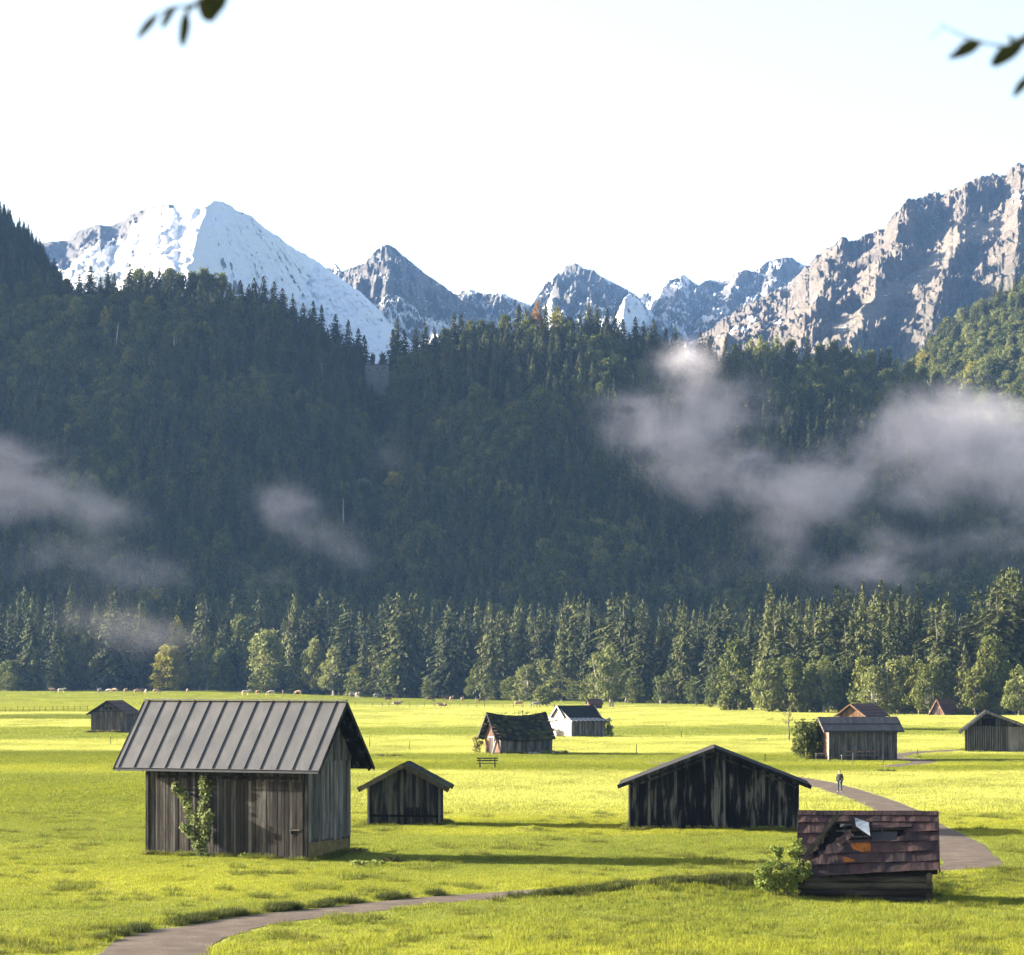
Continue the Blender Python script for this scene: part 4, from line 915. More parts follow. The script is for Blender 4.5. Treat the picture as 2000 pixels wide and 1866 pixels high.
def big_barn():
    rz = math.radians(-25); L, D = 9.38, 4.6; eave = 5.39; ridge = 8.02
    h = Hut('hay_barn', 'largest hay barn with steep grey standing seam roof and a shrub on its wall', 600, 1682, (1, -1), rz, L, D, eave, ridge, cat='barn')
    rt = h.root; low = min(0, h.low)
    h.roof(M['seam_roof'], (1.6, 1.04), (.70, .70), .07, name='roof', nseg=1)
    # seams on both slopes
    for side, ye in ((0, h.yf), (1, h.yb_)):
        mb = MB(); x = h.x1 - .58
        while x > h.x0 + .2:
            a = h.P(x, 0, .035); b = h.P(x, ye, .035); mb.beam(a, b, .032, .055, R.random()); x -= .93
        mb.pieces('roof_seam', M['seam_dark'], rt)
    mb = MB()
    for ye in (h.yf + .03, h.yb_ - .03): mb.slab(h.P(h.x0 + .03, 0, -.09), h.P(h.x1 - .03, 0, -.09), h.P(h.x1 - .03, ye, -.09), h.P(h.x0 + .03, ye, -.09), .05, .3)
    mb.pieces('roof_boarding', M['black_wood'], rt)
    mb = MB(); mb.beam(h.P(h.x0 + .003, 0, .05), h.P(h.x1 - .003, 0, .05), .26, .06, .5); mb.build('ridge_cap', M['seam_roof'], rt)
    mb = MB()
    for x in (h.x0 - .012, h.x1 + .012):
        for ye in (h.yf, h.yb_):
            a = h.P(x, 0, -.11); b = h.P(x, ye, -.11); mb.beam(a, b, .03, .2, .4)
    mb.pieces('bargeboard', M['dark_wood'], rt)
    mb = MB(); mb.beam(h.P(h.x0, h.yf - .03, -.07), h.P(h.x1, h.yf - .03, -.07), .04, .10, .3); mb.build('eaves_board', M['seam_dark'], rt)
    h.rafters(M['dark_wood'], 9, 'F', (.10, .14)); h.rafters(M['dark_wood'], 9, 'B', (.10, .14))
    # walls
    wall = h.walls(M['brown_wood'], 'wall', 'FBL', (.13, .22), under=.14, jit=.014, gap=.022, tone=(0, 1))
    mb = MB(); Dh = D / 2; x = L / 2
    top = lambda t: h.zr(-Dh + t) - .14
    # right gable: lower boards with a ragged foot, upper boards set proud
    plank_wall(mb, (x, -Dh), (x, Dh), top, .98, (.15, .22), rag=.22, tone=(.15, .8), cap=5.1); back_board(mb, (x, -Dh), (x, Dh), top, 14, bottom=low)
    mb.build('side_wall', M['silver_wood'], rt)
    mb = MB(); plank_wall(mb, (x + .045, -Dh - .02), (x + .045, Dh + .02), lambda t: h.zr(-Dh + min(max(t - .02, 0), D)) - .14, 5.05, (.15, .22), tone=(.1, .7)); mb.build('gable_wall', M['silver_wood'], rt)
    mb = MB(); mb.box((x - .012, 0, (low + 1.0) / 2 - .05), (.07, D - .06, 1.08 - low), None, .6); mb.build('plinth', M['plinth'], rt)
    mb = MB()
    for sx in (-1, 1):
        mb.box((sx * (L / 2 - .02), -Dh - .05, 2.3), (.16, .10, 4.7), None, .25 if sx > 0 else .4)
    mb.pieces('corner_post', M['dark_wood'], rt)
    # wide board door on the right two thirds of the front, with header and latch
    mb = MB(); plank_wall(mb, (-.75, -Dh - .035), (L / 2 - .22, -Dh - .035), lambda t: 4.05, .12, (.16, .26), gap=.022, tone=(.05, .9)); mb.build('door', M['brown_wood'], rt)
    mb = MB(); mb.box((.1, -Dh - .085, 4.22), (8.2, .09, .16), None, .3); mb.build('door_rail', M['dark_wood'], rt)
    mb = MB(); mb.box((L / 2 - .62, -Dh - .11, 1.62), (.55, .05, .07)); mb.box((L / 2 - .9, -Dh - .10, 1.56), (.06, .08, .28)); mb.pieces('latch', M['iron'], rt)
    # pale tops of boards above the door, on the left third: a batten
    mb = MB(); mb.box((-3.3, -Dh - .07, 4.22), (1.0, .05, .07), None, .3); mb.pieces('batten', M['brown_wood'], rt)
    # climbing shrub in front of the wall, a thing of its own
    def wp(lx, ly, lz): return rt.location + Matrix.Rotation(rz, 3, 'Z') @ Vector((lx, ly, lz))
    base = wp(-1.15, -Dh - .5, 0); base.z = G(base.x, base.y)
    s = empty('climbing_shrub', base, rz, 'leafy forked shrub growing up in front of the big barn wall', 'shrub')
    st = MB(); arms = [[(0, 0, -.1), (-.15, .02, .8), (-.35, .1, 1.7), (-.8, .12, 2.6), (-1.35, .15, 3.3), (-1.6, .16, 3.62)], [(.05, 0, 0), (.1, .02, .9), (.05, .08, 1.9), (.15, .1, 2.8), (.12, .12, 3.55), (.1, .12, 3.95)], [(-.3, .05, .95), (-.75, .02, 1.25), (-1.2, 0, 1.55)], [(.05, .03, 1.0), (.35, -.05, 1.6), (.42, 0, 2.3)]]
    bl = []
    for a in arms:
        st.tube(a, [.045 - .03 * i / len(a) for i in range(len(a))], 6)
        for i in range(len(a) - 1):
            for k in range(3):
                p = Vector(a[i]).lerp(Vector(a[i + 1]), (k + .5) / 3); q = .36 if (len(a) > 4) else .22
                q *= 1.2 if p.z < 2.2 else .85
                bl.append((p.x + R.uniform(-.1, .1), p.y + R.uniform(-.12, .08), max(p.z, .1), q * R.uniform(.7, 1.2), .17, q * R.uniform(.8, 1.2)))
    st.build('stem', M['bark'], s); leaf_blob('foliage', M['pale_shrub'], bl, 44, .085, 4, s)
    # weeds and heaps at the foot
    k = 0
    for (lx, ly, w, mat, lab) in ((-4.1, -Dh - .25, .5, 'weeds', 'dry weeds at the left foot of the big barn'), (L / 2 + .9, Dh - 1.2, .6, 'weeds', 'weeds on the dark heap beside the big barn'), (-2.0, -Dh - .25, .6, 'shrub', 'low weeds left of the climbing shrub'), (1.6, -Dh - .2, .5, 'shrub', 'low weeds under the big barn door')):
        p = wp(lx, ly, 0); p.z = G(p.x, p.y); o = leaf_blob('weed_tuft', M[mat], [(R.uniform(-w, w), R.uniform(-.15, .15), .10, .22, .15, .16) for _ in range(7)], 40, .05, k); o.location = p; tag(o, lab, 'weeds', 'weeds at the hut walls'); k += 1
    return h

def front_gable(name, label, px, py, rz, W, dep, eave, ridge, **kw):
    "hut whose gable looks at the camera: local -x faces the viewer"
    return Hut(name, label, px, py, (-1, 0), math.radians(90) + rz, dep, W, eave, ridge, **kw)
def small_hut():
    h = front_gable('plank_hut', 'small weathered plank hut with mossy green roof edge right of the big barn', 789, 1613, math.radians(-2), 4.32, 4.2, 2.62, 3.80)
    h.roof(M['moss'], (.55, .4), (.62, .62), .15, rows=3, wave=.02, nseg=3); h.barge(M['beam'], 'LR', .06, .30)
    h.walls(M['dark_wood'], 'wall', 'LFBR', (.14, .24), under=.08, rag=.05, missing=.0, lean=.02, jit=.02, tone=(.2, 1))
    rt = h.root; x = -h.L / 2
    mb = MB(); mb.beam((x - .07, -h.D / 2 - .12, .66), (x - .07, h.D / 2 + .08, .70), .08, .14, .1); mb.pieces('rail', M['black_wood'], rt)
    mb = MB(); mb.box((x - .06, -.55, .95), (.05, 1.7, .5)); mb.build('hatch', M['black_wood'], rt)
    for sy in (-1, 1):
        mb = MB(); mb.box((x - .05, sy * (h.D / 2 + .02), 1.25), (.13, .12, 2.75), None, .9 if sy > 0 else .4); mb.pieces('corner_post', M['grey_wood'], rt)  # left post paler: its sunlit edge is put into the tone
    return h
def wide_barn():
    h = front_gable('wide_barn', 'wide low barn with blackened plank gable and shallow roof beside the footpath', 1395, 1623, math.radians(-3.5), 9.98, 6.5, 3.0, 4.95, cat='barn')
    h.roof(M['tile_dark'], (.9, .6), (.72, .72), .10, rows=0, nseg=1); h.barge(M['dark_wood'], 'LR', .06, .22)
    rt = h.root; x = -h.L / 2
    h.walls(M['black_wood'], 'wall', 'LFBR', (.16, .27), under=.07, jit=.012, tone=(.0, 1), rag=.03)
    mb = MB()
    for y in (-h.D / 2 + .3, -2.4, 0, 2.4, h.D / 2 - .3):
        z = h.zr(y) - .12; mb.beam((x + .3, y, z), (x - .8, y, z), .16, .2, .5)
    mb.pieces('purlin', M['dark_wood'], rt)
    mb = MB()
    for sg in (-1, 1): mb.beam((x - .06, 0, h.zr(0) - .38), (x - .06, sg * (h.D / 2 - .05), h.zr(h.D / 2 - .05) - .36), .05, .14, .75)
    mb.pieces('gable_board', M['dark_wood'], rt)
    mb = MB(); mb.box((x - .03, h.D / 2 + .05, 1.35), (.14, .10, 3.0), None, 1.0); mb.pieces('corner_post', M['grey_wood'], rt)
    k = 0
    for y, mat, lab in ((3.4, 'weeds', 'reddish weeds at the left foot of the wide black barn'), (.9, 'weeds', 'dry weeds under the middle of the wide black barn'), (-3.6, 'shrub', 'green weeds at the right foot of the wide black barn')):
        p = rt.matrix_basis @ Vector((x - .25, y, 0)); p.z = G(p.x, p.y)
        o = leaf_blob('weed_tuft', M[mat], [(R.uniform(-.9, .9), R.uniform(-.12, .12), .12, .25, .12, .2) for _ in range(8)], 40, .05, 40 + k); o.location = p; tag(o, lab, 'weeds', 'weeds at the hut walls'); k += 1
    return h
def red_hut():
    "low log hut, half sunk behind the bank; sheet-metal roof torn open"
    rz = math.radians(-6.3); L, D = 5.25, 3.5; p = at(1699, 1760)
    rt = empty('log_hut', (p.x, p.y + D / 2, p.z - .12), rz, 'derelict log hut with torn dark red sheet metal roof in the foreground', 'hut', 'wooden huts in the meadow')
    BLOCKED.append((p.x, p.y + D / 2, 2.8))
    x0, x1 = -L / 2 - .16, L / 2 + .40; ridge = 3.72; e0, e1 = 1.10, 1.42; yf = -D / 2 - .28; yb = D / 2 + .28
    def P(x, t, dz=0):                                # t 0 eave .. 1 ridge on the front slope
        u = (x - x0) / (x1 - x0); ze = e0 + (e1 - e0) * u
        n = Vector((0, -(ridge - ze), -yf)).normalized()
        return Vector((x, yf * (1 - t), ze + (ridge - ze) * t)) + n * dz
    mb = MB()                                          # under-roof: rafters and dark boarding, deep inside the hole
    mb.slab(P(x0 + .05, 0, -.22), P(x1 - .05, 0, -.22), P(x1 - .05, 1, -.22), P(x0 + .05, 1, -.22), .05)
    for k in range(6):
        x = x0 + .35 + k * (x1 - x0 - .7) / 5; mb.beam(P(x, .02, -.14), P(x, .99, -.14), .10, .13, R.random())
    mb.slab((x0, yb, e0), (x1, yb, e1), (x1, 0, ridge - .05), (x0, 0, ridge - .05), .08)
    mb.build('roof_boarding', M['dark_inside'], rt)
    # sheets, lapped in six courses; the hole is left open
    POLY = [[(.07, .20), (.27, .82), (.40, .77), (.31, .60), (.22, .46)], [(.35, .53), (.42, .76), (.53, .52)], [(.51, .77), (.81, .75), (.74, .58), (.70, .52), (.52, .51)]]  # first opening: missing sheets plus the fallen beam's shade, shaped as one gap
    def hole(u, t):
        for P_ in POLY:
            c = False
            for i in range(len(P_)):
                (ax, ay), (bx, by) = P_[i], P_[i - 1]
                if (ay > t) != (by > t) and u < (bx - ax) * (t - ay) / (by - ay) + ax: c = not c
            if c: return True
        return False
    mb = MB(); courses = [(-.01, .165), (.155, .33), (.32, .50), (.49, .66), (.65, .83), (.82, 1.0)]
    for r, (t0, t1) in enumerate(courses):
        x = x0
        while x < x1 - .05:
            w = min(R.uniform(.85, 1.5), x1 - x); 
            if x1 - x - w < .3: w = x1 - x
            na = max(2, int(w / .06)); tone = R.random(); tilt = R.uniform(-.012, .02); sag = R.uniform(-.01, .035); nt_ = 8
            for i in range(na):
                xa = x + w * i / na; xb = x + w * (i + 1) / na; u = ((xa + xb) / 2 - x0) / (x1 - x0)
                f = lambda q: .045 + .016 * math.sin(q * 4.1 + r * 2.3) + .007 * math.sin(q * 11 + r * 2) + tilt * (q - x)
                j = lambda q: .012 * math.sin(q * 1.3 + r * 1.7)
                for k in range(nt_):
                    ta = t0 + (t1 - t0) * k / nt_; tb = t0 + (t1 - t0) * (k + 1) / nt_
                    if hole(u + .012 * math.sin(ta * 60), (ta + tb) / 2): continue
                    l = lambda t: .034 * (1 - (t - t0) / (t1 - t0)) ** 2 + sag * (1 - (t - t0) / (t1 - t0))
                    mb.slab(P(xa, ta + (j(xa) * .3 if k == 0 else 0), f(xa) + l(ta)), P(xb + .004, ta + (j(xb) * .3 if k == 0 else 0), f(xb) + l(ta)), P(xb + .004, tb, f(xb) + l(tb)), P(xa, tb, f(xa) + l(tb)), .012, tone)
            x += w
    mb.build('roof', M['red_sheet'], rt)
    mb = MB()                                          # ridge capping with little steps
    x = x0
    while x < x1 - .02:
        w = min(R.uniform(.7, 1.2), x1 - x); z = R.uniform(.0, .03); mb.slab(P(x, .93, .085 + z), P(x + w, .93, .085 + z), P(x + w, 1.005, .075 + z), P(x, 1.005, .075 + z), .03, R.random()); x += w
    mb.build('ridge_cap', M['red_sheet'], rt)
    def bent(name, corners, mat, curl=0.0, n=6):
        mbb = MB()
        a, b, c, d = corners
        for i in range(n):
            for j in range(n):
                def q(ii, jj):
                    u = ii / n; v = jj / n; p_ = (a.lerp(b, u)).lerp(d.lerp(c, u), v); return p_ + Vector((0, -curl * math.sin(math.pi * u) - curl * .6 * v * v, .3 * curl * math.sin(2.2 * u + v)))
                mbb.slab(q(i, j), q(i + 1, j), q(i + 1, j + 1), q(i, j + 1), .008, .5 + .1 * math.sin(i + j))
        return mbb.build(name, mat, rt)
    W = x1 - x0; U = lambda u: x0 + W * u
    bent('bent_sheet', [P(U(.515), .53, .34), P(U(.505), .765, .26), P(U(.405), .87, .16), P(U(.415), .71, .24)], M['blue_sheet'], .03)
    bent('bent_sheet', [P(U(.30), .735, .10), P(U(.385), .755, .13), P(U(.385), .785, .08), P(U(.30), .795, .06)], M['tile_grey'], .03)
    bent('bent_sheet', [P(U(.30), .44, .05), P(U(.40), .56, .25), P(U(.36), .66, .22), P(U(.26), .50, .06)], M['red_sheet'], .08)
    bent('loose_sheet', [P(U(.53), .70, .10), P(U(.81), .72, .14), P(U(.82), .80, .06), P(U(.53), .82, .06)], M['red_sheet'], .03)
    bent('rust_patch', [P(U(.385), .325, .075), P(U(.52), .345, .075), P(U(.515), .495, .05), P(U(.375), .50, .05)], M['rust'], .01)
    bent('rust_patch', [P(U(.325), .175, .10), P(U(.42), .185, .10), P(U(.40), .215, .085), P(U(.325), .27, .085)], M['rust'], .03)
    mb = MB(); mb.slab(P(U(.53), .52, -.02), P(U(.71), .53, -.02), P(U(.71), .68, -.02), P(U(.53), .68, -.02), .03, .6); mb.build('inner_panel', M['tile_grey'], rt)
    for (ua, ta, ub, tb, dz) in ((.27, .70, .80, .735, -.03), (.30, .60, .56, .62, -.04), (.50, .565, .78, .60, -.06), (.20, .50, .36, .53, -.05), (.33, .76, .345, .44, .0), (.60, .78, .61, .52, -.08)):
        mb = MB(); mb.beam(P(U(ua), ta, dz), P(U(ub), tb, dz - .02), .07, .035, R.random(), 0, (0, -1, .5)); mb.build('roof_batten', M['brown_wood'], rt)
    mb = MB(); mb.beam(P(U(.035), .205, .27), P(U(.285), .905, .22), .16, .13, .7, 0, (0, -1, .3)); mb.build('fallen_beam', M['beam'], rt)
    mb = MB()
    for xx in (x0 - .02, x1 + .02): mb.beam(P(xx, -.01, -.02), P(xx, 1, -.02), .05, .20, .4); mb.beam((xx, 0, ridge - .1), (xx, yb, e1 - .1), .05, .2, .4)
    mb.pieces('bargeboard', M['red_sheet'], rt)
    # log walls: round logs with ends running past the corner
    for k in range(4):
        z = .17 + k * .28; r = .155
        mb = MB(); mb.tube([(-L / 2 - R.uniform(.05, .3), -D / 2, z + R.uniform(-.02, .02)), (0, -D / 2 + R.uniform(-.03, .03), z), (L / 2 + R.uniform(-.05, .2), -D / 2, z + R.uniform(-.02, .02))], [r, r * .95, r * .97], 10, R.uniform(.1, 1)); 
        mb.tube([(-L / 2 - .25, D / 2, z), (L / 2 + .2, D / 2, z)], r, 8, R.random()); mb.pieces('wall_log', M['log'], rt)
        mb = MB()
        for sx in (-1, 1): mb.tube([(sx * L / 2, -D / 2 - R.uniform(.05, .25), z + .15), (sx * L / 2, D / 2 + .2, z + .15)], r * .96, 9, R.random())
        mb.pieces('wall_log', M['log'], rt)
    mb = MB()
    for sx in (-1, 1):
        mb.face([(sx * (L / 2 - .05), -D / 2, 1.2), (sx * (L / 2 - .05), D / 2, 1.2), (sx * (L / 2 - .05), 0, ridge - .25)], .3)
        mb.face([(sx * (L / 2 - .09), -D / 2, 1.2), (sx * (L / 2 - .09), D / 2, 1.2), (sx * (L / 2 - .09), 0, ridge - .25)], .3)
    mb.build('gable_wall', M['dark_wood'], rt)
    # bush left of it, growth in front
    b = at(1520, 1752); b.y += .4; b.z = G(b.x, b.y)
    s = empty('leafy_bush', b, 0, 'bright leafy bush at the left end of the torn red roof hut', 'bush')
    mb = MB()
    for k in range(9): mb.tube([(R.uniform(-.4, .6), 0, -.1), (R.uniform(-.5, .9), R.uniform(-.3, .3), .8), (R.uniform(-.9, 1.3), R.uniform(-.4, .4), R.uniform(1.2, 2.1))], [.03, .02, .008], 5)
    mb.build('stem', M['bark'], s)
    bl = [(R.uniform(-.9, 1.35), R.uniform(-.4, .4), R.uniform(.1, 1.05) + .35 * R.random(), R.uniform(.12, .30), R.uniform(.15, .3), R.uniform(.10, .24)) for _ in range(54)] + [(R.uniform(.5, 1.0), R.uniform(-.2, .2), R.uniform(1.5, 2.2), .2, .2, .24) for _ in range(7)] + [(R.uniform(-.3, .2), 0, R.uniform(1.4, 1.9), .16, .16, .2) for _ in range(4)]
    leaf_blob('foliage', M['shrub'], bl, 44, .055, 12, s)
def mossy_hut():
    h = Hut('mossy_hut', 'old hut with sagging mossy black roof and reddish gable in the middle', 978, 1474, (-1, -1), math.radians(24), 6.25, 4.35, 2.15, 4.62)
    rt = h.root
    h.roof(M['moss'], (.75, .25), (.45, .45), .14, rows=9, wave=.07, sag=.42, nseg=16); h.barge(M['brown_wood'], 'L', .05, .2)
    h.walls(M['silver_wood'], 'wall', 'FBR', (.14, .24), under=.15, rag=.12, lean=.05, jit=.02, tone=(.0, .75), cap=2.05)
    mb = MB(); D = h.D / 2; top = lambda t: h.zr(D - t) - .18
    plank_wall(mb, (-h.L / 2, D), (-h.L / 2, -D), top, 0, (.14, .24), jit=.02, lean=.04); back_board(mb, (-h.L / 2, D), (-h.L / 2, -D), top, 14); mb.build('gable_wall', M['red_wood'], rt)
    mb = MB(); x = -h.L / 2 - .05; mb.box((x, .15, .95), (.06, 1.15, 1.8), None, .5); mb.build('door', M['brown_wood'], rt)
    mb = MB(); mb.box((x - .03, .15, 1.95), (.10, 1.5, .14), None, .9); mb.box((x - .03, -.5, .98), (.08, .10, 1.8), None, .9); mb.build('door_frame', M['pale_wood'], rt)
    mb = MB(); mb.beam((x - .9, -D + .15, .02), (x - .06, -D + .75, 1.75), .06, .42, .9); o = mb.build('leaning_board', M['pale_wood']); o.matrix_basis = rt.matrix_basis.copy(); tag(o, 'pale wide board leaning at the corner of the mossy hut', 'board')
    mb = MB(); mb.box((-h.L / 2 - .02, -D - .02, 1.0), (.14, .14, 2.1), None, .9); mb.pieces('corner_post', M['silver_wood'], rt)
    mb = MB()
    for k in range(26):
        x = -2.5 + R.uniform(0, 5.3); y = R.uniform(-.3, .3); mb.beam((x, y, h.zr(0) - .1), (x + R.uniform(-.5, .7), y + R.uniform(-.2, .2), h.zr(0) + R.uniform(.02, .22)), .04, .03, R.random())
    mb.beam((.55, 0, h.zr(0) - .4), (.5, 0, h.zr(0) + .28), .08, .08, .3)
    mb.pieces('broken_batten', M['dark_wood'], rt)
    # rubble and growth along the front
    def wl(x, y):
        p = rt.matrix_basis @ Vector((x, y, 0)); p.z = G(p.x, p.y); return p
    for k in range(12):
        me = MB(); bm = bmesh.new(); bmesh.ops.create_icosphere(bm, subdivisions=2, radius=R.uniform(.12, .24))
        for v in bm.verts: v.co *= 1 + .35 * float(noise2(v.co.x * 6 + k, v.co.z * 6 + v.co.y * 3, k)); v.co.z *= .7
        m_ = bpy.data.meshes.new('stone'); bm.to_mesh(m_); bm.free(); m_.materials.append(M['stone']); o = link('stone', m_); o.location = wl(-.3 + k * .30 + R.uniform(-.1, .1), -h.D / 2 - .55 + R.uniform(-.2, .25)) + Vector((0, 0, .1)); o.rotation_euler = (R.random(), R.random(), R.random() * 6)
        tag(o, f'{ORD[k]} grey rubble stone from the left at the front of the mossy hut', 'stone', 'rubble stones by the mossy hut')
    for j, (xx, w, mat, lab) in enumerate(((-2.0, 1.2, 'weeds', 'tall dry weeds at the left front of the mossy hut'), (3.6, .9, 'weeds', 'weedy heap at the right end of the mossy hut'), (1.4, 1.2, 'shrub', 'low weeds among the stones by the mossy hut'))):
        o = leaf_blob('weed_tuft', M[mat], [(R.uniform(-w, w), R.uniform(-.3, .3), .16, .35, .3, .26) for _ in range(10)], 50, .07, 60 + j); o.location = wl(xx, -h.D / 2 - .5); tag(o, lab, 'weeds', 'weeds at the hut walls')
    o = leaf_blob('leafy_bush', M['weeds'], [(R.uniform(-.4, .4), R.uniform(-.3, .3), R.uniform(.4, 1.6), .35, .3, .35) for _ in range(9)], 50, .08, 66); o.location = wl(-h.L / 2 - .9, h.D / 2 - .2); tag(o, 'small thin bush under the left eaves of the mossy hut', 'bush')
def white_barn():
    h = Hut('white_barn', 'pale barn with sunlit white gable and flared dark roof in the middle distance', 1116, 1440, (-1, -1), math.radians(36), 6.0, 6.0, 2.55, 4.45, cat='barn')
    rt = h.root; D = h.D / 2
    h.walls(M['silver_wood'], 'wall', 'FBR', (.15, .22), under=.2, cap=2.2)
    mb = MB(); top = lambda t: h.zr(D - t) - .15; plank_wall(mb, (-h.L / 2, D), (-h.L / 2, -D), top, 0, (.15, .22), tone=(.5, 1)); back_board(mb, (-h.L / 2, D), (-h.L / 2, -D), top, 14); mb.build('gable_wall', M['pale_wood'], rt)
    x0, x1 = -h.L / 2 - .3, h.L / 2 + .3; zk = h.ridge - 1.75; mb = MB(); mb2 = MB(); yk = -1.75
    mb.slab((x0, 0, h.ridge), (x1, 0, h.ridge), (x1, yk, zk), (x0, yk, zk), .10, .4); mb.slab((x0, 0, h.ridge), (x1, 0, h.ridge), (x1, -yk, zk), (x0, -yk, zk), .10, .4); mb.build('roof', M['tile_dark'], rt)
    mb = MB(); ye = -D - .55; ze = 2.3
    mb.slab((x0, yk, zk), (x1, yk, zk), (x1, ye, ze), (x0, ye, ze), .09, .4); mb.slab((x0, -yk, zk), (x1, -yk, zk), (x1, -ye, ze), (x0, -ye, ze), .09, .4); mb.pieces('lower_roof', M['tile_grey'], rt)
    n = 9
    for k in range(n):
        xa = x0 + .15 + (x1 - x0 - .3) * k / (n - 1) - .17; mb2.slab((xa, yk + .02, zk + .035), (xa + .36, yk + .02, zk + .035), (xa + .36, ye - .01, ze + .035), (xa, ye - .01, ze + .035), .03, R.random())
    mb2.pieces('metal_strip', M['white_sheet'], rt)
    for sx, x in ((-1, x0 - .035), (1, x1 + .035)):
        mb = MB()
        for sy in (-1, 1):
            mb.beam((x, 0, h.ridge - .06), (x, sy * -yk, zk - .06), .05, .2, .9); mb.beam((x, sy * -yk, zk - .06), (x, sy * ye, ze - .06), .05, .2, .9)
        mb.pieces('bargeboard', M['pale_wood'], rt)
    mb = MB(); mb.box((-h.L / 2 - .05, .6, 1.1), (.06, 1.9, 2.1), None, .7); mb.build('door', M['pale_wood'], rt)
    def wl(x, y):
        p = rt.matrix_basis @ Vector((x, y, 0)); p.z = G(p.x, p.y); return p
    o = leaf_blob('leafy_bush', M['broad_rust'], [(R.uniform(-.7, .7), R.uniform(-.4, .4), R.uniform(.3, 1.1), .4, .4, .35) for _ in range(10)], 60, .1, 71); o.location = wl(-h.L / 2 - 1.2, .8); tag(o, 'dark reddish bush in front of the white gable', 'bush')
    o = leaf_blob('leafy_bush', M['shrub'], [(R.uniform(-.5, .5), R.uniform(-.5, .5), R.uniform(.3, 2.3), .45, .45, .4) for _ in range(12)], 60, .1, 72); o.location = wl(h.L / 2 + .6, -D + .2); tag(o, 'green bush at the right corner of the white barn', 'bush')
def left_hut():
    h = Hut('far_hut', 'grey hut with twin gable window and red-brown roof at the left', 211, 1432, (-1, 0), math.radians(90 - 14), 5.5, 5.45, 3.15, 4.85)
    rt = h.root; x = -h.L / 2
    h.roof(M['tile_red'], (.5, .4), (.55, .55), .13, rows=4, wave=.015); h.barge(M['dark_wood'], 'LR', .05, .2)
    h.walls(M['silver_wood'], 'wall', 'LFBR', (.16, .24), under=.2, tone=(0, .7))
    mb = MB(); mb.box((x - .05, 0, 3.28), (.05, h.D, .08), None, .2); mb.pieces('batten', M['dark_wood'], rt)
    f = MB(); f.box((x - .05, -.1, 3.75), (.06, 1.3, .72), None, .5); fo = f.build('window', M['grey_wood'], rt)
    for y in (-.42, .22): mb = MB(); mb.box((x - .09, y, 3.75), (.03, .5, .56)); mb.build('pane', M['dark_inside'], fo)
    mb = MB(); plank_wall(mb, (x - .04, -.4), (x - .04, -2.45), lambda t: 2.55, .1, (.22, .3), tone=(.1, .6)); mb.build('door', M['silver_wood'], rt)
    mb = MB(); mb.tube([(x - .45, h.D / 2 + .6, 3.0), (x - .3, h.D / 2 + .3, 2.6), (x - .1, h.D / 2 + .05, 2.3)], .03, 5); mb.build('gutter_pipe', M['iron'], rt)
    for j, (yy, mat, lab) in enumerate(((2.0, 'weeds', 'dry weeds at the left foot of the twin-window hut'), (-1.2, 'weeds', 'weeds under the door of the twin-window hut'))):
        o = leaf_blob('weed_tuft', M[mat], [(R.uniform(-1.3, 1.3), R.uniform(-.3, .3), .2, .4, .3, .25) for _ in range(12)], 50, .08, 80 + j); p = rt.matrix_basis @ Vector((x - .4, yy, 0)); p.z = G(p.x, p.y); o.location = p; tag(o, lab, 'weeds', 'weeds at the hut walls')
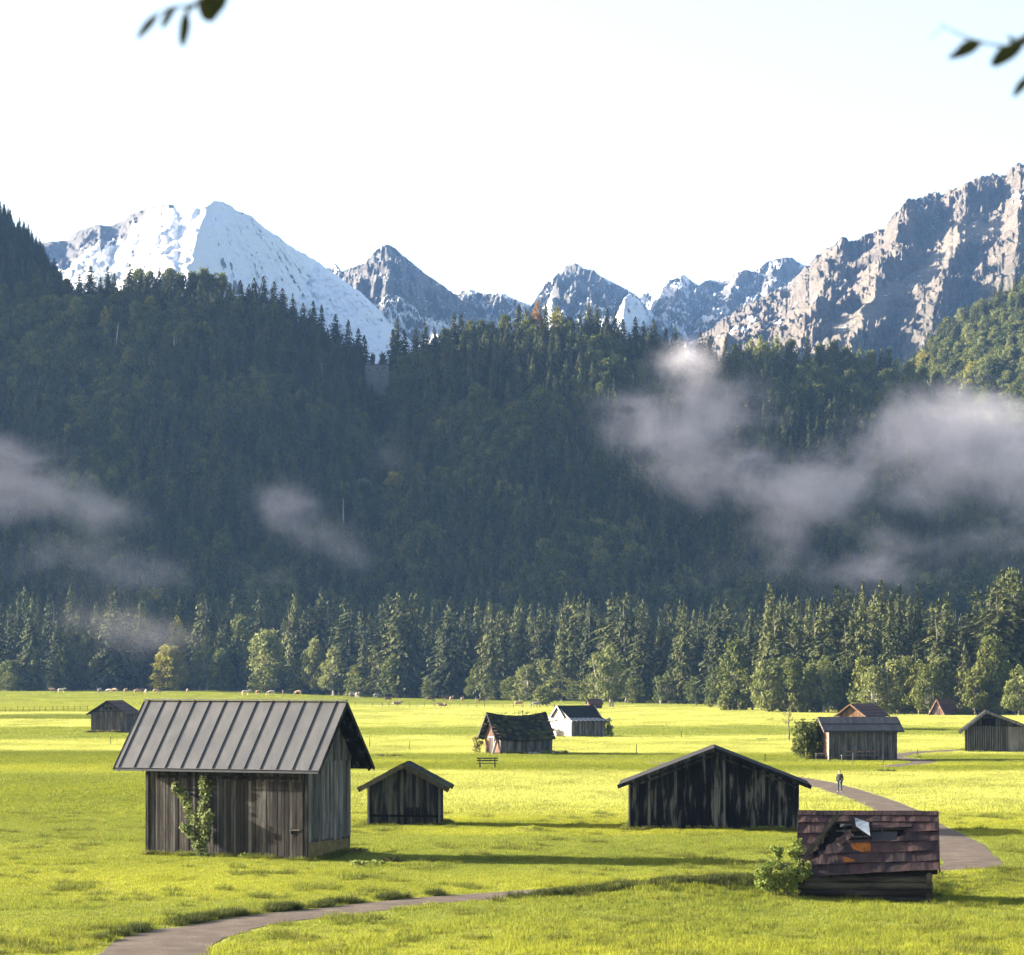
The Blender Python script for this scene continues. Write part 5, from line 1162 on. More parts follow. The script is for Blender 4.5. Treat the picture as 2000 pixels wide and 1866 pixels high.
def bench_hut():
    h = Hut('board_hut', 'grey board hut with dark ribbed roof and a long bench along its front', 1619, 1486, (-1, -1), math.radians(8.5), 7.35, 4.4, 3.35, 4.55)
    rt = h.root; D = h.D / 2
    h.roof(M['tile_grey'], (.62, .62), (.5, .5), .12, rows=2, wave=.02, nseg=12); h.barge(M['brown_wood'], 'LR', .05, .2)
    h.walls(M['silver_wood'], 'wall', 'FBR', (.16, .22), under=.2, tone=(.1, .85))
    mb = MB(); top = lambda t: h.zr(D - t) - .18; plank_wall(mb, (-h.L / 2, D), (-h.L / 2, -D), top, 0, (.16, .22), tone=(.6, 1)); back_board(mb, (-h.L / 2, D), (-h.L / 2, -D), top, 14); mb.build('gable_wall', M['red_wood'], rt)
    mb = MB(); s = -h.L / 2
    while s < h.L / 2: mb.box((s, -D - .05, 1.6), (.05, .03, 3.2), None, R.uniform(.3, .9)); s += .27
    mb.pieces('batten', M['silver_wood'], rt)
    mb = MB(); mb.box((-h.L / 2 - .03, -D - .04, 1.55), (.14, .14, 3.2), None, 1.0); mb.pieces('corner_post', M['pale_wood'], rt)
    mb = MB(); mb.beam((h.x0, h.yf - .06, h.zr(h.yf) + .02), (h.x1, h.yf - .06, h.zr(h.yf) + .02), .10, .09, .3); mb.build('gutter', M['iron'], rt)
    # long bench, its own thing
    b = rt.matrix_basis @ Vector((-.55, -D - .75, 0)); b.z = G(b.x, b.y)
    t = empty('long_bench', b, h.rz, 'long plank bench on posts against the grey board hut', 'bench')
    mb = MB(); mb.box((0, 0, .60), (4.0, .38, .06), None, .8); mb.build('seat', M['grey_wood'], t)
    mb = MB(); mb.box((0, .22, .98), (4.0, .05, .16), None, .9); mb.build('backrest', M['red_wood'], t)
    for x in (-1.9, -.6, .6, 1.9): mb = MB(); mb.box((x, 0, .28), (.12, .3, .58), None, .6); mb.box((x, .18, .7), (.1, .07, .75), None, .6); mb.build('leg', M['brown_wood'], t)
    o = leaf_blob('leafy_bush', M['broad'], [(R.uniform(-1.1, 1.1), R.uniform(-1, 1), R.uniform(.4, 3.7), .8, .8, .7) for _ in range(42)], 110, .13, 91); p = rt.matrix_basis @ Vector((-h.L / 2 - 1.35, .9, 0)); p.z = G(p.x, p.y); o.location = p; tag(o, 'large round bush at the left end of the bench hut', 'bush')
    mb = MB()
    for k in range(3):
        for j in range(4 - k): mb.tube([(-.5, j * .3 + k * .15, .14 + k * .25), (.5, j * .3 + k * .15, .14 + k * .25)], .13, 8, R.random())
    o = mb.build('log_pile', M['brown_wood']); p = rt.matrix_basis @ Vector((-h.L / 2 - .75, -D + .4, 0)); p.z = G(p.x, p.y); o.location = p; tag(o, 'little wood pile under the bush by the bench hut', 'wood pile')
def orange_hut():
    h = Hut('orange_hut', 'fresh orange wooden hut mostly hidden behind the bench hut', 1664, 1427, (-1, 0), math.radians(90 - 38), 6.2, 4.6, 2.6, 4.15)
    h.roof(M['tile_red'], (.6, .4), (.6, .6), .13, rows=4, wave=.01); h.barge(M['orange_wood'], 'LR', .06, .22); h.walls(M['orange_wood'], 'wall', 'LFBR', (.2, .28), under=.2)
def right_barn():
    h = Hut('slatted_barn', 'barn with slatted gable and broad bargeboards at the right picture edge', 1886, 1469, (-1, 1), math.radians(90 - 8), 8.0, 7.4, 2.85, 4.75, yr=1.35, cat='barn')
    rt = h.root; x = -h.L / 2; D = h.D / 2
    h.roof(M['tile_dark'], (.8, .5), (.6, .75), .14, rows=3, wave=.02); h.barge(M['silver_wood'], 'LR', .07, .26)
    h.walls(M['brown_wood'], 'wall', 'LFBR', (.15, .22), under=.22, tone=(.3, .9))
    mb = MB(); s = -1.2
    while s < D: mb.box((x - .05, s, 1.55), (.04, .075, 3.1), None, R.uniform(.5, 1)); s += .26
    mb.pieces('batten', M['silver_wood'], rt)
    mb = MB(); plank_wall(mb, (x - .045, -1.3), (x - .045, -D), lambda t: 3.0, 0, (.2, .3), tone=(.6, 1)); mb.build('pale_boarding', M['grey_wood'], rt)
    mb = MB(); mb.box((x - .075, .3, 3.12), (.04, h.D - 1.2, .07), None, .3); mb.pieces('rail', M['dark_wood'], rt)
    mb = MB(); mb.box((x - .07, 1.1, 3.55), (.05, 1.5, .75), None, .2); mb.build('hatch', M['black_wood'], rt)
    mb = MB(); mb.tube([(x - .2, D + .6, 2.75), (x - .12, D + .1, 2.45), (x - .1, D + .05, .1)], .035, 6); mb.build('downpipe', M['iron'], rt)
    for j, yy in enumerate((1.6, -2.6)):
        o = leaf_blob('weed_tuft', M['shrub'], [(R.uniform(-1.2, 1.2), R.uniform(-.2, .2), .12, .3, .2, .16) for _ in range(10)], 40, .06, 100 + j); p = rt.matrix_basis @ Vector((x - .3, yy, 0)); p.z = G(p.x, p.y); o.location = p; tag(o, ('left', 'right')[j] + ' weeds at the foot of the slatted barn', 'weeds', 'weeds at the hut walls')
def steep_hut():
    h = Hut('steep_hut', 'little hut with steep dark red roof reaching almost to the ground by the wood', 1832, 1398, (-1, 0), math.radians(44), 4.6, 3.1, .95, 3.3, sink=.02)
    h.roof(M['tile_red'], (.5, .2), (.75, .95), .12, rows=3, wave=.01); h.barge(M['red_wood'], 'L', .06, .2); h.walls(M['red_wood'], 'wall', 'LFBR', (.18, .26), under=.15)
    mb = MB(); mb.box((-h.L / 2 - .05, 0, .75), (.05, .8, 1.5)); mb.build('door', M['brown_wood'], h.root)
def tiny_hut():
    h = Hut('red_roof_shed', 'tiny shed with red tiled roof beside the lone tree in the pasture', 1152, 1385, (-1, -1), math.radians(15), 3.0, 2.6, 1.3, 2.35)
    h.roof(M['tile_red'], (.3, .3), (.3, .3), .1, rows=3); h.walls(M['red_wood'], 'wall', 'LFBR', (.2, .3), under=.14)
    mb = MB(); mb.box((.3, -h.D / 2 - .05, .6), (.7, .05, 1.15)); mb.build('door', M['brown_wood'], h.root)
def ruin():
    px, d = 736, 1352.0; _, _, z = hill_pt(px, (d - HD0) / (HD1 - HD0)); z = float(z); top = Z(713, d); w = 46 * d / F
    rt = empty('castle_ruin', (X(px, d), d, z - 2), 0, 'pale stone ruin with small dark windows among trees on the ridge', 'ruin')
    mb = MB(); hh = top - z + 2; mb.box((0, 2.2, hh / 2), (w, 4.5, hh), None, .6); mb.build('wall', M['ruin'], rt)
    mb = MB(); mb.box((0, 2.2, hh + .18), (w + .5, 5.0, .36), None, .3); mb.build('roof', M['tile_grey'], rt)
    for (ax, az) in ((2.6, 1.6), (.2, 2.0), (3.6, 1.4), (1.4, 3.6), (2.4, 5.4), (-3.4, 2.2)):
        mb = MB(); mb.box((ax, -.06, hh - az), (.55, .16, .8)); mb.build('window', M['dark_inside'], rt)

# ------------------------------------------------------------------ skinned bodies
def skin_mesh(name, verts, edges, radii, root=0, sub=2, mats=()):
    me = bpy.data.meshes.new(name + '_sk'); me.from_pydata([tuple(v) for v in verts], edges, [])
    o = bpy.data.objects.new(name + '_sk', me); COL.objects.link(o)
    o.modifiers.new('s', 'SKIN'); sv = me.skin_vertices[0].data
    for i, r in enumerate(radii):
        sv[i].radius = (r, r) if not hasattr(r, '__len__') else r; sv[i].use_root = (i == root)
    if sub: m = o.modifiers.new('u', 'SUBSURF'); m.levels = sub; m.render_levels = sub
    dg = bpy.context.evaluated_depsgraph_get(); ev = o.evaluated_get(dg); out = bpy.data.meshes.new_from_object(ev); out.name = name
    bpy.data.objects.remove(o); bpy.data.meshes.remove(me)
    out.materials.clear()
    for q in mats: out.materials.append(q)
    out.polygons.foreach_set('use_smooth', [True] * len(out.polygons)); return out

M['skin'] = plain('skin', (.48, .30, .22), .6, .05, 20); M['hair'] = plain('brown_hair', (.05, .035, .025), .7, .2, 40)
M['jacket'] = plain('black_jacket', (.022, .02, .021), .85, .25, 15); M['jeans'] = plain('blue_jeans', (.045, .06, .08), .9, .2, 12); M['shoe'] = plain('light_shoe', (.12, .115, .11), .7, .2, 20)
def build_person():
    p = at(1640, 1549); rt = empty('person', p, math.radians(-24), 'walker in dark jacket and blue jeans on the footpath', 'person')
    # faces the camera (-y); weight on one leg, the other stepping
    v = [(0, 0, .93), (0, .01, 1.12), (0, .015, 1.32), (0, .0, 1.46), (0, -.015, 1.54), (0, -.02, 1.63), (0, -.02, 1.72)]
    r = [(.135, .10), (.12, .09), (.155, .10), (.075, .07), (.055, .058), (.075, .09), (.065, .075)]
    e = [(0, 1), (1, 2), (2, 3), (3, 4), (4, 5), (5, 6)]
    def chain(start, pts, rad):
        prev = start
        for q, rr in zip(pts, rad): v.append(q); r.append(rr); e.append((prev, len(v) - 1)); prev = len(v) - 1
        return prev
    legs = [[(.10, 0, .88), (.13, -.04, .50), (.155, .02, .10), (.165, -.10, .045)], [(-.10, 0, .88), (-.15, .06, .50), (-.20, .16, .12), (-.21, .06, .05)]]
    for l in legs: chain(0, l, [.085, .058, .042, .038])
    hands = []
    arms = [[(.19, .01, 1.40), (.245, .05, 1.13), (.235, -.04, .90), (.23, -.06, .83)], [(-.19, .01, 1.40), (-.25, .06, 1.13), (-.255, .0, .90), (-.255, -.02, .83)]]
    for sg, a in zip((1, -1), arms):
        k = chain(2, a, [.058, .044, .030, .032]); w = Vector(a[-1])
        for j, (dx, dy, ln) in enumerate(((-.0, .030, .075), (0, .012, .085), (0, -.008, .082), (0, -.026, .066))):
            chain(k, [w + Vector((dx, dy, -.035)), w + Vector((dx - sg * .008, dy, -.035 - ln * .55)), w + Vector((dx - sg * .026, dy, -.035 - ln))], [.010, .009, .0075])
        chain(k, [w + Vector((-sg * .018, -.034, -.005)), w + Vector((-sg * .03, -.05, -.045))], [.011, .0085])
    body = skin_mesh('person_body', v, e, r, 0, 1, [M['skin']]); b = link('body', body, rt)
    # face: nose, eyes, ears as small forms joined to the body's mesh
    jk = [(0, .01, .84), (0, .012, 1.0), (0, .01, 1.14), (0, .015, 1.33), (0, .005, 1.47)]; jr = [(.185, .135), (.17, .125), (.165, .12), (.195, .125), (.085, .08)]; je = [(0, 1), (1, 2), (2, 3), (3, 4)]
    for a in arms:
        pr = 3
        for q, rr in zip(a[:3], (.08, .066, .052)): jk.append(q); jr.append(rr); je.append((pr, len(jk) - 1)); pr = len(jk) - 1
    link('jacket', skin_mesh('jacket', jk, je, jr, 2, 1, [M['jacket']]), rt)
    tk = [(0, .005, .92)]; tr_ = [(.15, .115)]; te = []
    for l in legs:
        pr = 0
        for q, rr in zip(l[:3], (.105, .074, .062)): tk.append(q); tr_.append(rr); te.append((pr, len(tk) - 1)); pr = len(tk) - 1
    link('trousers', skin_mesh('trousers', tk, te, tr_, 0, 1, [M['jeans']]), rt)
    for l in legs:
        a = Vector(l[2]); t = Vector(l[3]); f = (t - a); f.z = 0; f.normalize()
        link('shoe', skin_mesh('shoe', [(a.x - f.x * .04, a.y - f.y * .04, t.z), (a.x + f.x * .08, a.y + f.y * .08, t.z), (a.x + f.x * .19, a.y + f.y * .19, t.z - .012)], [(0, 1), (1, 2)], [(.05, .05), (.048, .046), (.04, .03)], 0, 1, [M['shoe']]), rt)
    link('hair', skin_mesh('hair', [(0, .03, 1.63), (0, .012, 1.72), (0, -.03, 1.775)], [(0, 1), (1, 2)], [(.078, .07), (.084, .088), (.06, .05)], 0, 1, [M['hair']]), rt)
    mb = MB()
    for sx in (-1, 1): mb.box((sx * .03, -.112, 1.645), (.022, .008, .012))
    mb.pieces('eye', M['hair'], rt)
    link('nose', skin_mesh('nose', [(0, -.105, 1.635), (0, -.125, 1.605)], [(0, 1)], [.012, .016], 0, 1, [M['skin']]), rt)

COWM = [plain('cream_coat', (.52, .43, .33), .85, .15, 4), plain('tan_coat', (.34, .22, .13), .85, .2, 4), plain('brown_coat', (.13, .075, .045), .85, .25, 4), plain('grey_coat', (.20, .18, .165), .85, .2, 4)]
COWN = ['cream', 'tan', 'dark brown', 'grey']
def cow_meshes():
    out = {}
    for pose in ('standing', 'grazing', 'lying'):
        up = {'standing': 0, 'grazing': 0, 'lying': -.62}[pose]
        v = [(-.75, 0, 1.12 + up), (-.25, 0, 1.08 + up), (.35, 0, 1.10 + up), (.80, 0, 1.16 + up)]; r = [(.24, .27), (.33, .38), (.32, .37), (.22, .30)]; e = [(0, 1), (1, 2), (2, 3)]
        def ch(st, pts, rad):
            pr = st
            for q, rr in zip(pts, rad): v.append(q); r.append(rr); e.append((pr, len(v) - 1)); pr = len(v) - 1
            return pr
        if pose == 'grazing': hd = ch(3, [(1.10, 0, .98), (1.32, 0, .62), (1.45, .02, .36), (1.50, .03, .16)], [.17, .13, .12, .085])
        else: hd = ch(3, [(1.12, 0, 1.36 + up), (1.32, 0, 1.52 + up), (1.56, 0, 1.42 + up), (1.72, 0, 1.34 + up)], [.17, .14, .12, .085])
        for sg in (-1, 1): ch(hd - 2, [(v[hd - 2][0] - .02, sg * .2, v[hd - 2][2] + .03), (v[hd - 2][0] - .04, sg * .3, v[hd - 2][2])], [.035, .03])
        if pose != 'lying':
            for sg in (-1, 1):
                ch(3, [(.72, sg * .17, .80), (.74, sg * .17, .42), (.73, sg * .17, .06)], [.13, .065, .055])
                ch(0, [(-.72, sg * .17, .86), (-.66, sg * .18, .62), (-.84, sg * .18, .42), (-.80, sg * .18, .06)], [.16, .10, .065, .055])
        else:
            for sg in (-1, 1): ch(3, [(.85, sg * .22, .20), (1.15, sg * .25, .10)], [.11, .06]); ch(0, [(-.55, sg * .36, .2), (-.2, sg * .45, .09)], [.16, .07])
        ch(0, [(-1.0, 0, 1.10 + up), (-1.06, 0, .75 + up), (-1.07, 0, .42 + max(up, -.36))], [.05, .028, .045])
        for k, m in enumerate(COWM): out[(pose, k)] = skin_mesh('cow_body', v, e, r, 1, 1, [m]) if k == 0 else None
        for k in range(1, 4):
            c = out[(pose, 0)].copy(); c.materials.clear(); c.materials.append(COWM[k]); out[(pose, k)] = c
    return out
def build_cows():
    cm = cow_meshes()
    herd = [(104, 1353.5, 2, 's', 170), (119, 1354, 0, 's', 15), (194, 1355, 3, 's', 80), (213, 1355, 0, 'g', 170), (224, 1354.5, 1, 'g', 160), (245, 1355, 1, 's', 70), (268, 1357, 1, 'g', 10), (278, 1356, 2, 's', 185), (285, 1357, 0, 's', 90), (305, 1355.5, 1, 'g', 5), (366, 1356, 1, 's', 100),
            (479, 1359, 0, 's', 15), (503, 1358, 1, 's', 85), (530, 1358.5, 0, 'g', 185), (553, 1358, 2, 's', 90), (583, 1358.5, 1, 'g', 170), (688, 1363, 3, 's', 10), (698, 1363.5, 0, 's', 80), (736, 1365, 3, 'g', 5), (779, 1363, 1, 's', 175), (849, 1363.5, 1, 's', 120), (888, 1364.5, 2, 'g', 185), (904, 1364.5, 0, 's', 8), (921, 1364.5, 3, 's', 175), (955, 1366.5, 0, 'g', 190), (967, 1366, 0, 's', 165),
            (757, 1371.5, 2, 's', 5), (774, 1377, 1, 'l', 10), (839, 1372, 2, 'g', 0), (874, 1371, 2, 's', 195), (882, 1371.5, 1, 's', 60), (903, 1372, 1, 's', 85), (941, 1374, 2, 'g', 200), (865, 1380.5, 2, 'l', 170), (1012, 1381.5, 1, 's', 10), (1048, 1382.5, 3, 'g', 175)]
    pos = {'s': 'standing', 'g': 'grazing', 'l': 'lying'}; seen = {}
    def where(px, py):
        if px < 160: return 'by the wood at the far left'
        if px < 300: return 'behind the twin-window hut'
        if px < 470: return 'above the left end of the seamed roof'
        if px < 700: return 'above the right end of the seamed roof'
        if py < 1368: return 'along the wood edge in the middle'
        return 'on the open pasture near the fence'
    recs = []
    for px, py, k, ps, rz in herd:
        p = at(px, py); o = link('cow', cm[(pos[ps], k)]); o.location = p; o.rotation_euler = (0, 0, math.radians(rz + R.uniform(-12, 12))); s = R.uniform(.95, 1.12); o.scale = (s,) * 3
        key = (COWN[k], pos[ps], where(px, py)); seen.setdefault(key, []).append((px, o))
    for (c, ps, w), lst in seen.items():
        lst.sort(key=lambda q: q[0])
        for i, (px, o) in enumerate(lst):
            tag(o, (f'{c} cow {ps} {w}' if len(lst) == 1 else f'{ORD[i]} {c} cow {ps} {w}, counted from left'), 'cow', 'cows grazing in front of the wood')

# ------------------------------------------------------------------ furniture of the meadow
def meadow_bench():
    p = at(952, 1501); t = empty('park_bench', p, math.radians(3), 'lone dark plank bench in the open meadow below the mossy hut', 'bench')
    for z, y in ((.95, .16), (.74, .13)): mb = MB(); mb.box((0, y, z), (2.0, .05, .13)); mb.build('backrest_plank', M['dark_wood'], t)
    mb = MB()
    for y in (-.2, -.03): mb.box((0, y - .06, .47), (2.0, .15, .05), None, .4)
    mb.build('seat', M['dark_wood'], t)
    for x in (-.72, .72):
        mb = MB(); mb.box((x, -.12, .22), (.12, .34, .46)); mb.beam((x, .10, 0), (x, .20, 1.0), .1, .06, .4, 0, (0, 1, 0)); mb.build('leg', M['dark_wood'], t)
def fences():
    def fence(name, label, pts, hgt, thick, mat, wires):
        P = [at(*q) for q in pts]; t = empty(name, P[0], 0, label, 'fence'); o = P[0]
        for q in P:
            mb = MB(); l = q - o; h = hgt * R.uniform(.85, 1.1); mb.beam(l - Vector((0, 0, .2)), l + Vector((R.uniform(-.08, .08), 0, h)), thick, thick, R.random()); mb.build('post', mat, t)
        mb = MB()
        for w in wires: mb.tube([q - o + Vector((0, 0, hgt * w)) for q in P], .022, 4, .5, False)
        mb.build('wire', M['iron'], t)
    fence('pasture_fence', 'old wire fence with short posts crossing the grass at the left', [(-12 + k * 11.3 + R.uniform(-2, 2), 1391.5 - k * .18) for k in range(17)], 1.15, .10, M['brown_wood'], (.45, .85))
    fence('pasture_fence', 'pale post and wire fence between the cows and the yellow meadow', [(695 + k * 17 + R.uniform(-4, 4), 1380 + k * .19) for k in range(25)], 1.1, .12, M['silver_wood'], (.5, .9))
    k = 0
    for px, py, h, lab in ((216, 1455, 1.0, 'lone thin stake in the strip below the twin-window hut'), (722, 1460, 1.1, 'thin stake right of the big barn roof'), (800, 1465, 1.0, 'thin stake standing left of the mossy hut'), (1243, 1474, 1.1, 'thin stake above the left slope of the wide black barn'), (1331, 1442, 1.0, 'thin stake in the yellow meadow above the wide black barn'), (1666, 1494, 1.2, 'pale post in front of the long bench'), (1725, 1495, 1.1, 'pale post right of the long bench'), (1792, 1480, .9, 'short stake beside the bend of the field path'), (1620, 1490, 1.4, 'pale post at the left corner of the bench hut'), (1494, 1490, .9, 'dark stake between the wide barn and the bench hut')):
        p = at(px, py); mb = MB(); mb.beam((0, 0, -.2), (.02, 0, h), .08, .08, R.random()); o = mb.build('wooden_stake', M['silver_wood' if 'pale' in lab else 'brown_wood']); o.location = p; tag(o, lab, 'stake', 'stakes in the meadow')
    for px, py, w, mat, lab in ((715, 1692, 1.0, 'shrub', 'dark weedy heap on the shadow side of the big barn'), (765, 1685, .35, 'weeds', 'small tuft on the molehill right of the big barn'), (1735, 1508, 1.0, 'shrub', 'coarse dark tuft between the person and the field path'), (1793, 1481, .5, 'shrub', 'green tuft at the stake by the field path'), (1485, 1446, .7, 'shrub', 'tuft left of the bare young tree'), (1505, 1407, .6, 'shrub', 'little dark tuft far above the bare young tree'), (760, 1478, 1.2, 'weeds', 'reddish weed patch between big barn and mossy hut')):
        p = at(px, py); o = leaf_blob('weed_tuft', M[mat], [(R.uniform(-w, w), R.uniform(-.3, .3), .12, .3, .3, .16) for _ in range(9)], 46, .06, k); k += 1; o.location = p; tag(o, lab, 'weeds', 'weed tufts in the meadow')
def bare_tree():
    p = at(1541, 1447); t = empty('bare_tree', p, 0, 'thin nearly bare young tree standing alone in the yellow meadow', 'tree'); mb = MB(); h = 5.1
    mb.tube([(0, 0, -.2), (.05, 0, 1.2), (-.08, .05, 2.3), (.03, 0, 3.3), (-.05, 0, 4.2), (.0, 0, h)], [.11, .09, .075, .055, .035, .012], 7)
    rs = random.Random(4); bl = []
    for k in range(16):
        z = rs.uniform(2.0, h - .3); a = rs.uniform(0, 6.28); l = rs.uniform(.4, 1.0); tip = Vector((math.cos(a) * l, math.sin(a) * l, z + l * rs.uniform(.2, .8))); mb.tube([(0, 0, z), tip * .5 + Vector((0, 0, z * .5)), tip], [.03, .02, .008], 4); bl.append((tip.x, tip.y, tip.z, .22, .22, .22))
    mb.build('trunk', M['bark'], t); leaf_blob('crown', M['weeds'], bl, 14, .06, 5, t)
    b = at(1060, 1379); o = empty('leafy_bush', b, 0, 'round thin bush in the pasture left above the white barn', 'bush'); leaf_blob('foliage', M['broad_pale'], [(R.uniform(-2.2, 2.2), R.uniform(-1.5, 1.5), R.uniform(.9, 4.4), 1.0, .9, .8) for _ in range(26)], 80, .22, 7, o)
    mb = MB()
    for k in range(5): mb.tube([(R.uniform(-.4, .4), 0, -.1), (R.uniform(-1.6, 1.6), R.uniform(-.6, .6), 3.2)], [.09, .03], 5)
    mb.build('stem', M['bark'], o)
    # pale dead trunks on the dark slope
    k = 0
    for px, s, h, lean, lab in ((226, .80, 17, .12, 'tall leaning pale dead trunk on the dark slope'), (338, .77, 14, .1, 'shorter pale dead trunk right of the tall leaning one'), (630, .83, 11, 0, 'thin pale dead trunk high on the middle slope'), (672, .40, 12, 0, 'thin grey dead trunk beside the small mist puff'), (497, .95, 9, 0, 'pale trunk high under the skyline'), (1075, .40, 10, 0, 'thin dead trunk low on the middle slope')):
        x, y, z = (float(q) for q in hill_pt(px, s)); mb = MB(); mb.tube([(0, 0, -1), (lean * h * .5, -.3, h * .5 + 4), (lean * h, -.5, h + 4)], [.34, .26, .10], 6)
        for q in range(4): zz = 4 + h * (.4 + .15 * q); mb.tube([(lean * h * zz / (h + 4), -.4, zz), (lean * h * zz / (h + 4) + R.uniform(-1.6, 1.6), -.7, zz + .5)], [.09, .03], 4)
        o = mb.build('dead_trunk', M['pale_bark']); o.location = (x, y - 5.5, z + 2.5 - 3.5); tag(o, lab, 'dead tree', 'pale dead trunks on the slope'); k += 1

def leaf_geo(V, Fq, base, tip, width, up, curl=.12, n=7):
    base = Vector(base); tip = Vector(tip); ax = tip - base; L_ = ax.length; d = ax.normalized(); s = d.cross(Vector(up)).normalized(); nn = s.cross(d)
    b0 = len(V)
    for i in range(n + 1):
        t = i / n; w = width * (math.sin(math.pi * min(1, t ** .85)) ** .8) * (1 if t < 1 else 0); c = base + ax * t + nn * (-curl * L_ * t * t)
        for k in (-1, 0, 1): V.append(tuple(c + s * (k * w / 2) + nn * (abs(k) * w * .14)))
    for i in range(n):
        for k in (0, 1): Fq.append((b0 + i * 3 + k, b0 + i * 3 + k + 1, b0 + i * 3 + k + 4, b0 + i * 3 + k + 3))
def twig(name, label, d, stems, leaves, far):
    o = empty(name, (X(stems[0][0][0], d), d, Z(stems[0][0][1], d)), 0, label, 'branch'); org = o.location
    def W(px, py, dd=0): return Vector((X(px, d + dd), d + dd, Z(py, d + dd))) - org
    mb = MB()
    for st in stems:
        pts = [W(*q[:2], q[3] if len(q) > 3 else 0) for q in st]; mb.tube(pts, [q[2] * d / F * .75 for q in st], 6)
    mb.build('stem', M['twig'], o)
    V = []; Fq = []
    for (bx, by, tx, ty, w, dd) in leaves: leaf_geo(V, Fq, W(bx, by, dd), W(tx, ty, dd - .03), 1.7 * w * d / F, (.15, -1, .35), .10)
    link('foliage', np_mesh('foliage', V, Fq, [M['leaf_dark']], np.linspace(.2, .8, len(Fq)), smooth=True), o)
def near_twigs():
    twig('beech_branch', 'out-of-focus leafy twig hanging in at the top left', 10.5,
         [[(425, -70, 16), (402, -6, 8), (372, 12, 5), (340, 14, 4), (305, 27, 3), (282, 52, 2)], [(425, -70, 16), (520, -200, 30), (700, -420, 60), (1000, -700, 110)], [(368, 12, 4), (362, 30, 3)], [(402, -6, 6), (406, 6, 4)]],
         [(412, -14, 409, 44, 30, .05), (400, -8, 420, 40, 18, -.04), (364, 20, 357, 94, 13, 0), (338, 15, 314, 58, 10, -.1), (310, 26, 264, 78, 11, -.15), (378, 8, 366, 24, 9, 0), (414, -16, 398, 40, 26, .1), (345, 12, 322, 34, 10, .1), (366, 40, 352, 88, 12, .06), (430, -30, 424, 30, 22, .02)], None)
    twig('beech_branch', 'out-of-focus leafy twig reaching in at the top right', 11.5,
         [[(2090, 40, 18), (2010, 78, 7), (1988, 88, 6), (1968, 92, 4), (1920, 84, 3), (1885, 73, 3), (1843, 52, 2), (1815, 76, 1.4)], [(2090, 40, 18), (2200, -120, 40), (2450, -420, 90), (2700, -700, 130)], [(1843, 52, 2), (1836, 46, 1.5)], [(2090, 40, 10), (2040, 110, 6), (2004, 150, 4)], [(1988, 88, 4), (1974, 76, 2)]],
         [(1916, 82, 1856, 113, 16, 0), (1905, 80, 1868, 96, 9, .04), (1985, 88, 1934, 126, 17, 0), (1975, 96, 1950, 122, 12, -.05), (1982, 94, 1970, 66, 8, 0), (2004, 72, 1975, 96, 11, .05), (2008, 150, 1978, 190, 11, 0), (2000, 84, 1940, 130, 15, .08), (1990, 86, 1958, 112, 14, -.1), (1922, 80, 1850, 112, 12, -.06), (2020, 140, 1990, 176, 12, .1), (2030, 60, 1988, 90, 14, .1)], None)

